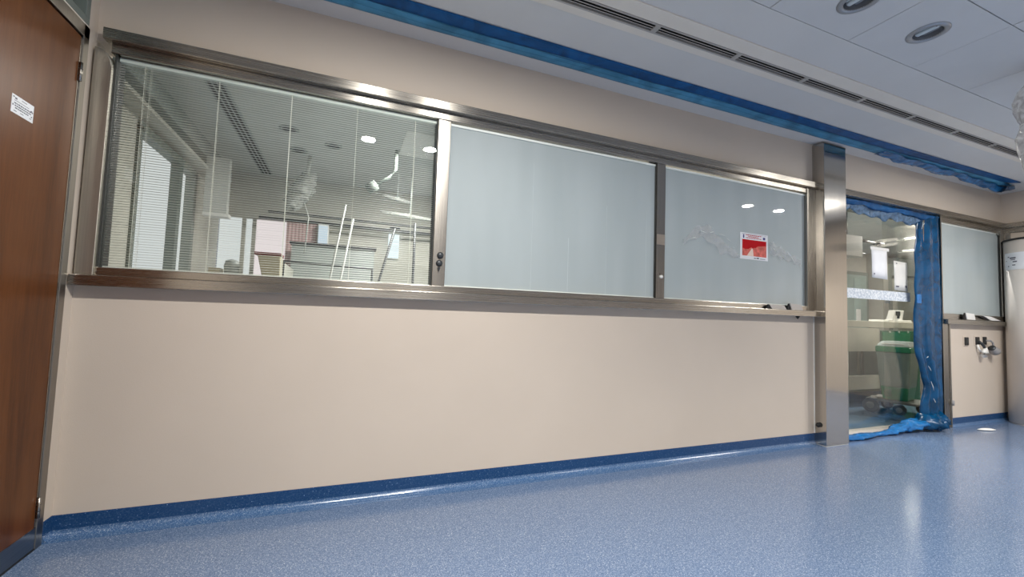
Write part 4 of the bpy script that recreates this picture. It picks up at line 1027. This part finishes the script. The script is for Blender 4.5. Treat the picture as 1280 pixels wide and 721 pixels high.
# drip stands, poles
def stand(x0, z0, x1, z1, y, r, mat, label, hook=True):
    t = thing('drip_stand', label, 'stand', (x0, y, 0), 'drip stands and poles in the ward')
    MB().tube([(x0, y, z0), (x1, y, z1)], r, 8).build('pole', mat, t, smooth=True)
    if hook: MB().tube([(x1-0.045, y, z1-0.004), (x1, y, z1+0.004), (x1+0.045, y, z1)], r*0.8, 8).build('hook', mat, t, smooth=True)
    for a in range(4): MB().tube([(x0, y, max(z0-0.02, 0.05)), (x0+0.10*math.cos(a*PI/2+0.4), y+0.07*math.sin(a*PI/2+0.4), 0.02)], 0.01, 6).build('foot', mat, t)
stand(-0.30, 0.0, -0.03, 1.90, 3.95, 0.009, M['dull_white'], 'slanting white drip pole at the left of the pair', False)
stand(-0.22, 0.0, 0.04, 1.82, 4.15, 0.009, M['dull_white'], 'slanting white drip pole at the right of the pair', False)
stand(-0.02, 0.0, 0.40, 1.74, 3.97, 0.011, M['dark'], 'slanting dark pole with a T shaped top', True)
stand(0.585, 0.0, 0.575, 1.80, 3.95, 0.012, M['dark'], 'upright dark pole nearest the steel mullion', False)
# wrapped light arm and white tubes under the ceiling
wa = thing('wrapped_lamp_arm', 'ward lamp arm wrapped in white plastic behind the blind', 'lamp', (-0.5, 5.0, AZ))
rows = []
for i in range(15):
    s = i/14; z = 2.02+0.40*s; cx = -0.56+0.14*s
    rr = 0.05+0.06*math.sin(PI*s)**0.5*(1+0.3*math.sin(i*2.1))
    rows.append([(cx+rr*(1+0.3*math.sin(3*a+i))*math.cos(a), 5.0+rr*math.sin(a), z+0.03*math.sin(2*a+i)) for a in [2*PI*k/16 for k in range(16)]])
m = MB(); m.quadstrip(rows, True); m.build('plastic_wrap', M['dull_wrap'], wa, smooth=True)
MB().tube([(-0.44, 5.0, 2.40), (-0.42, 5.0, AZ)], 0.02, 8).build('arm', M['dull_white'], wa, smooth=True)
MB().tube([(-0.45, 4.98, 2.10), (-0.40, 4.98, 1.95), (-0.42, 4.98, 1.55)], 0.008, 6).build('cord', M['dull_white'], wa, smooth=True)
for i, (x0, x1, z0, z1, y) in enumerate(((0.33, 1.0, 2.07, 2.11, 5.0), (0.36, 0.68, 2.27, 2.32, 5.08))):
    t = thing('wrapped_bar', 'long plastic wrapped white bar hanging low under the ward ceiling' if i == 0 else 'short plastic wrapped white bar above the long one', 'lamp', (x0, y, z0))
    MB().tube([(x0, y, z1), ((x0+x1)/2, y+0.01, (z0+z1)/2), (x1, y, z0)], [0.018, 0.026, 0.02], 8).build('bar', M['dull_wrap'], t, smooth=True)
    MB().tube([((x0+x1)/2, y, (z0+z1)/2), ((x0+x1)/2, y, AZ)], 0.006, 6).build('hanger', M['annex_grey'], t)
la = thing('ward_lamp_arm', 'jointed grey ceiling lamp arm reaching up in the ward', 'lamp', (0.3, 5.0, AZ))
MB().tube([(0.16, 4.4, 2.18), (0.24, 4.4, 2.24)], 0.05, 12).build('head', M['grey_green'], la, smooth=True)
MB().tube([(0.24, 4.4, 2.24), (0.36, 4.4, 2.33), (0.42, 4.4, 2.42), (0.42, 4.4, AZ)], 0.018, 8).build('arm', M['grey_green'], la, smooth=True)
for i, (x, y) in enumerate(((-0.18, 4.55), (-0.52, 4.85), (-0.55, 4.3))):
    t = thing('ward_downlight', ('right', 'far left', 'near left')[i]+' one of three unlit dark downlights in the ward ceiling', 'ceiling light', (x, y, AZ), 'unlit downlights in the ward ceiling')
    MB().lathe((x, y, AZ), [(0.085, 0.0), (0.085, -0.008), (0.06, -0.010)], 20, cap=False).build('ring', M['annex_grey'], t, smooth=True)
    MB().lathe((x, y, AZ), [(0.062, -0.004), (0.0005, -0.003)], 20, cap=False).build('reflector', M['dark'], t)
